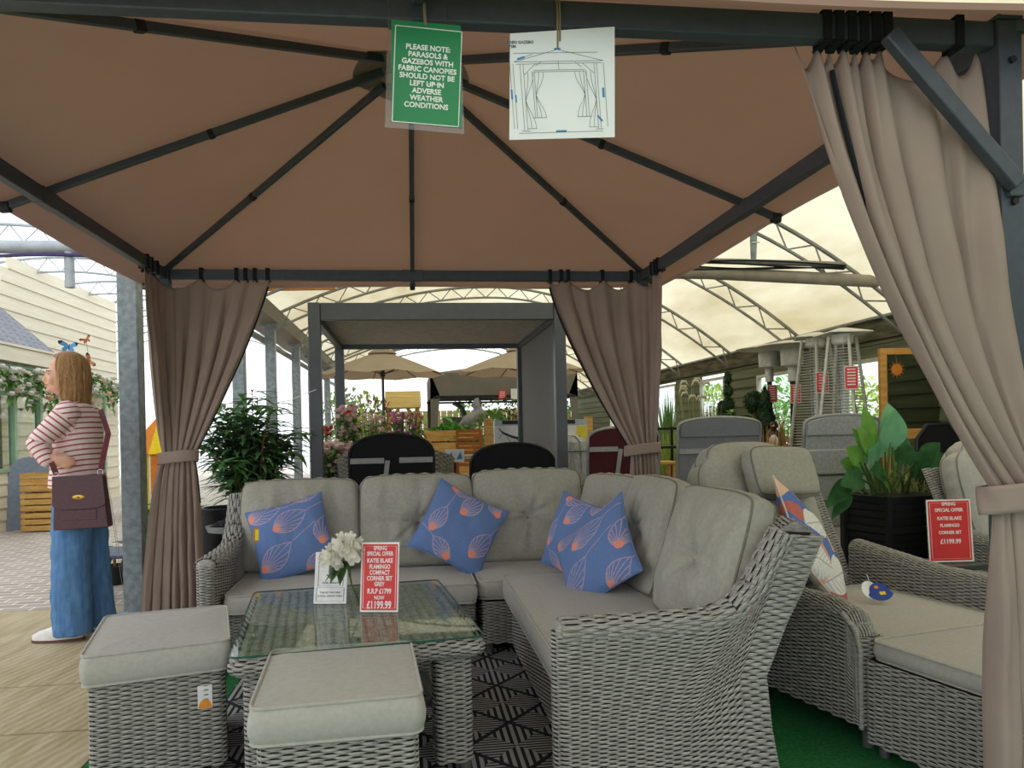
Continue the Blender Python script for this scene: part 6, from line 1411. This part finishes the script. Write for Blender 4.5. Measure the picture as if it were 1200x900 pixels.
topi('short dark column topiary left of the spiral', 'column_topiary', [(1.0, .1, .3), (1.3, .08, .2)], gx(846, 6.9), 6.9, GT, 84)
leafy('bright green fan palm beside the spiral topiary', 'plant', gx(868, 5.8), 5.8, 0, 1.68, .42, G6, .20, .05, 9, stems=12, potr=.14, poth=.4, seed=85, name='fan_palm', zmin=.82, up=.6, trunk=G6)
def grass(label, px, Y, h, w, m, seed, n=150, plumes=0, name='ornamental_grass', poth=.25, bw=.012):
    r_ = random.Random(seed); x = gx(px, Y); T = thing(name, label, 'grass plant', (x, Y, 0)); pot(T, x, Y, .14, poth); b = MB()
    for i in range(n):
        a = r_.uniform(0, 2*PI); s = r_.random()*w/h; b.leaf((x+r_.gauss(0, .04), Y+r_.gauss(0, .04), poth*.8), (s*math.cos(a), s*math.sin(a), 1), h*r_.uniform(.6, 1), bw, .12+.3*s, n=5)
    b.build('blades', m, T, ang=80)
    if plumes:
        pm = MB(); st = MB()
        for i in range(plumes):
            a = r_.uniform(0, 2*PI); s = r_.random()*w*.7; tip = Vector((x+s*math.cos(a), Y+s*math.sin(a), h*r_.uniform(1.0, 1.18))); st.tube([(x, Y, poth), tuple(tip.lerp(Vector((x, Y, poth)), .4)), tuple(tip)], .003, 4); pm.tube([tuple(tip), tuple(tip+Vector((.03, 0, .05))), tuple(tip+Vector((.08, 0, .05))), tuple(tip+Vector((.11, 0, .01)))], [.004, .018, .018, .004], 7)
        st.build('stalks', G5, T); pm.build('plumes', mat('cream_plume', 'ddd5bd', .9), T)
GREY_G = gm('grey_green_blade', '8f9c7c', '6f7d5c')
grass('grey-green ornamental grass with pale plumes by the curtain', 812, 5.6, 1.45, .5, GREY_G, 91, 260, 10, bw=.02)
grass('tall brown-green reed grass left of the spiral topiary', 832, 6.0, 1.55, .45, gm('reed_blade', '8a7f5c', '6b6544'), 92, 230, 0, bw=.018)
grass('yellow-green grass clump beside the tied curtain', 787, 5.2, 1.15, .4, G7, 93, 220, 0, bw=.02)
grass('leafy green climber plant behind the tied curtain', 783, 7.5, 1.75, .45, G3, 96, 90, 0, bw=.04)
grass('orange dried grass tuft in front of the cone topiary', 902, 3.6, .98, .34, gm('orange_blade', 'cf9b52', 'a97636'), 94, 170, 0, poth=.45)
grass('golden reed grass beside the mushroom heater pole', 917, 4.6, 1.35, .18, gm('gold_blade', 'd0a65a', 'b08840'), 95, 90, 0)
T = thing('penguin_ornament', 'black and white bird ornament in front of the mushroom heater', 'ornament', (gx(905, 3.95), 3.95, 0)); x = gx(906, 3.95)
b = MB(); b.lathe([(0, .0), (.2, 0), (.2, .84), (0, .84)], 16, (x, 3.95, 0)); b.build('plinth', mat('dark_stand', '3a3834', .8), T)
b = MB(); b.lathe([(.0, .845), (.06, .86), (.08, .95), (.065, 1.05), (.03, 1.10), (0, 1.11)], 18, (x, 3.95, 0)); b.ell((x-.01, 3.92, 1.13), (.042, .045, .045), 14, 10); b.build('body', mat('gloss_black', '1b1c1e', .35), T)
b = MB(); b.ell((x-.03, 3.89, .96), (.05, .04, .08), 14, 10); b.build('white_breast', WHITEI, T)
b = MB(); b.tube([(x-.03, 3.88, 1.13), (x-.075, 3.86, 1.125)], [.012, .002], 8); b.build('beak', ORA, T)
T = thing('toadstool_ornament', 'small red and cream toadstool ornament left of the bird ornament', 'ornament', (gx(881, 4.0), 4.0, 0)); x = gx(881, 4.0)
b = MB(); b.lathe([(0, .0), (.15, 0), (.15, .85), (0, .85)], 16, (x, 4.0, 0)); b.build('plinth', mat('dark_stand', '3a3834', .8), T)
b = MB(); b.lathe([(.02, .85), (.03, .9), (.022, 1.0), (0, 1.0)], 14, (x, 4.0, 0)); b.build('stalk', WHITEI, T); b = MB(); b.lathe([(.07, .99), (.06, 1.03), (.03, 1.055), (0, 1.06)], 18, (x, 4.0, 0)); b.build('cap', REDC, T)
T = thing('display_shelf', 'dark display shelf of small goods behind the wine red recliner', 'shelf', (2.5, 4.6, 0)); x = gx(771, 4.6)
for z in (.25, .6, .92, 1.12): b = MB(); b.box((x, 4.6, z), (.42, .3, .025)); b.build('shelf_board', BP, T, smooth=False)
for dx in (-.2, .2):
    for dy in (-.14, .14): b = MB(); b.box((x+dx, 4.6+dy, .57), (.025, .025, 1.14)); b.build('upright', BP, T, smooth=False)
T = thing('wooden_stool', 'pale wooden stool by the display shelf', 'stool', (gx(776, 3.6), 3.6, 0)); x = gx(776, 3.6)
b = MB(); b.box((x, 3.6, .80), (.2, .2, .03)); b.build('seat', PINE, T, bevel=.005)
for dx in (-.08, .08):
    for dy in (-.08, .08): b = MB(); b.box((x+dx, 3.6+dy, .39), (.03, .03, .78)); b.build('leg', PINE, T, smooth=False)

# pipes and cables below the cream film on the right, on the left and the timber bar
b = MB(); b.tube([(1.0, 3.05, 2.50), (2.6, 3.05, 2.49), (4.2, 3.05, 2.42)], .056, 16); tag(b.build('ventilation_pipe', mat('dusty_grey_pipe', 'a39c90', .7, c2='8d8578', scale=5, detail=6)), 'thick dusty grey pipe running across the tunnel under the cream roof', 'pipe')
T = thing('cable_run', 'steel conduit wrapped in black cables above the dusty pipe', 'cable', (2.4, 3.0, 2.6))
b = MB(); b.tube([(1.0, 3.0, 2.615), (3.85, 3.0, 2.56)], .026, 10); b.build('conduit', STEEL, T)
for k in range(4): b = MB(); b.tube([(x, 2.965+.01*k, 2.60-.012*x+.018*math.sin(x*2.6+k*1.7)-.016*k) for x in np.linspace(1.0, 3.85, 40)], .007, 5); b.build('cable', BLACKW, T)
T = thing('sensor_sleeve', 'grey taped sleeve hanging from a roof arch beside the gazebo edge', 'sensor', (3.05, 3.1, 2.6)); a, c = atY(883, 262, 3.1), atY(883, 308, 3.1)
b = MB(); b.tube([tuple(a), tuple(a.lerp(c, .5)), tuple(c)], [.035, .03, .024], 10); b.build('sleeve', GALV, T); b = MB(); b.tube([(a.x-.03, a.y-.03, (a.z+c.z)/2), (a.x+.04, a.y-.03, (a.z+c.z)/2)], .006, 5); b.build('tie', WHITEI, T)
for i, dx in enumerate((0, .03)): 
    p = atY(983+i*6, 225, 3.3); q = atY(980+i*7, 320, 3.3); b = MB(); b.tube([tuple(p), tuple(q)], .003, 4); tag(b.build('hanging_chain', STEEL), ['thin chain hanging from the roof film, left of two', 'thin chain hanging from the roof film, nearer the curtain'][i], 'chain', 'roof chains')
p = atY(320, 339, 5.1); q = atY(393, 337, 5.1); b = MB(); b.bar(tuple(p+Vector((-.4, 0, 0))), tuple(q), .05, .045); tag(b.build('timber_batten', mat('orange_timber', 'c98f5a', .7)), 'orange-brown timber batten hanging below the roof behind the gazebo', 'batten')
T = thing('heating_pipe', 'pale pipe with purple cables under the white roof on the far left', 'pipe', (-4.5, 5.0, 3.1)); b = MB(); b.tube([(-8, 5.0, 3.14), (-2.1, 5.0, 3.14)], .07, 14); b.build('pipe', STEELW, T)
b = MB(); b.tube([(x, 4.94, 3.03+.02*math.sin(x*3)) for x in np.linspace(-8, -2.1, 30)], .018, 6); b.build('purple_cable', mat('purple_cable', '4a3a6a', .6), T); b = MB(); b.tube([(-3.52, 5.0, 3.1), (-3.52, 5.0, 2.72)], .05, 10); b.build('drop_pipe', STEELW, T)
# greenery outside the right wall, seen through its windows
for i, y in enumerate((3.2, 4.8, 6.4, 8.2, 10.0, 12.0)):
    bush('leafy green bush outside the %s window of the dark wall' % ['nearest', 'nearest but one', 'middle', 'middle but one', 'farthest but one', 'farthest'][i], 0, y, .1, 1.75+.25*(i % 2), 1.9, [G6, G3, G7][i % 3], 120+i, .16, .07, 1500, x=6.4, dd=1.5, group='bushes outside the right wall')

# ================================================================ LIGHT + CAMERA
w = bpy.data.worlds.new('World'); bpy.context.scene.world = w; w.use_nodes = True
bg = w.node_tree.nodes['Background']; bg.inputs['Color'].default_value = (.92, .965, 1, 1); bg.inputs['Strength'].default_value = SKY
sl = bpy.data.lights.new('sun', 'SUN'); sl.energy = SUN; sl.angle = math.radians(25); sl.color = (1, .99, .97)
so = bpy.data.objects.new('sun', sl); COL.objects.link(so); so.rotation_euler = (math.radians(25), math.radians(18), 0)
cd = bpy.data.cameras.new('camera'); co = bpy.data.objects.new('camera', cd); COL.objects.link(co)
yaw, pit, rol = [math.radians(a) for a in (6.86, -.28, -1.19)]
cy, sy = math.cos(yaw), math.sin(yaw)
fw = Vector((sy*math.cos(pit), cy*math.cos(pit), math.sin(pit))); r0 = Vector((cy, -sy, 0)); u0 = r0.cross(fw)
R_ = r0*math.cos(rol) + u0*math.sin(rol); U_ = u0*math.cos(rol) - r0*math.sin(rol)
Mc = Matrix((R_, U_, -fw)).transposed().to_4x4(); Mc.translation = Vector((-.04, -3.266, 1.147)); co.matrix_world = Mc
cd.sensor_width = 36; cd.lens = 875/1200*36; cd.shift_x = 14.9/1200; cd.shift_y = 57.8/1200; cd.clip_start = .05; cd.clip_end = 300
sc = bpy.context.scene; sc.camera = co
sc.view_settings.view_transform = 'Standard'; sc.view_settings.look = 'None'; sc.view_settings.gamma = 1; sc.view_settings.exposure = EXPO
sc.view_settings.use_curve_mapping = False
sc.cycles.use_denoising = True; sc.cycles.max_bounces = 10; sc.cycles.diffuse_bounces = 6; sc.cycles.transparent_max_bounces = 16
sc.cycles.sample_clamp_indirect = 8
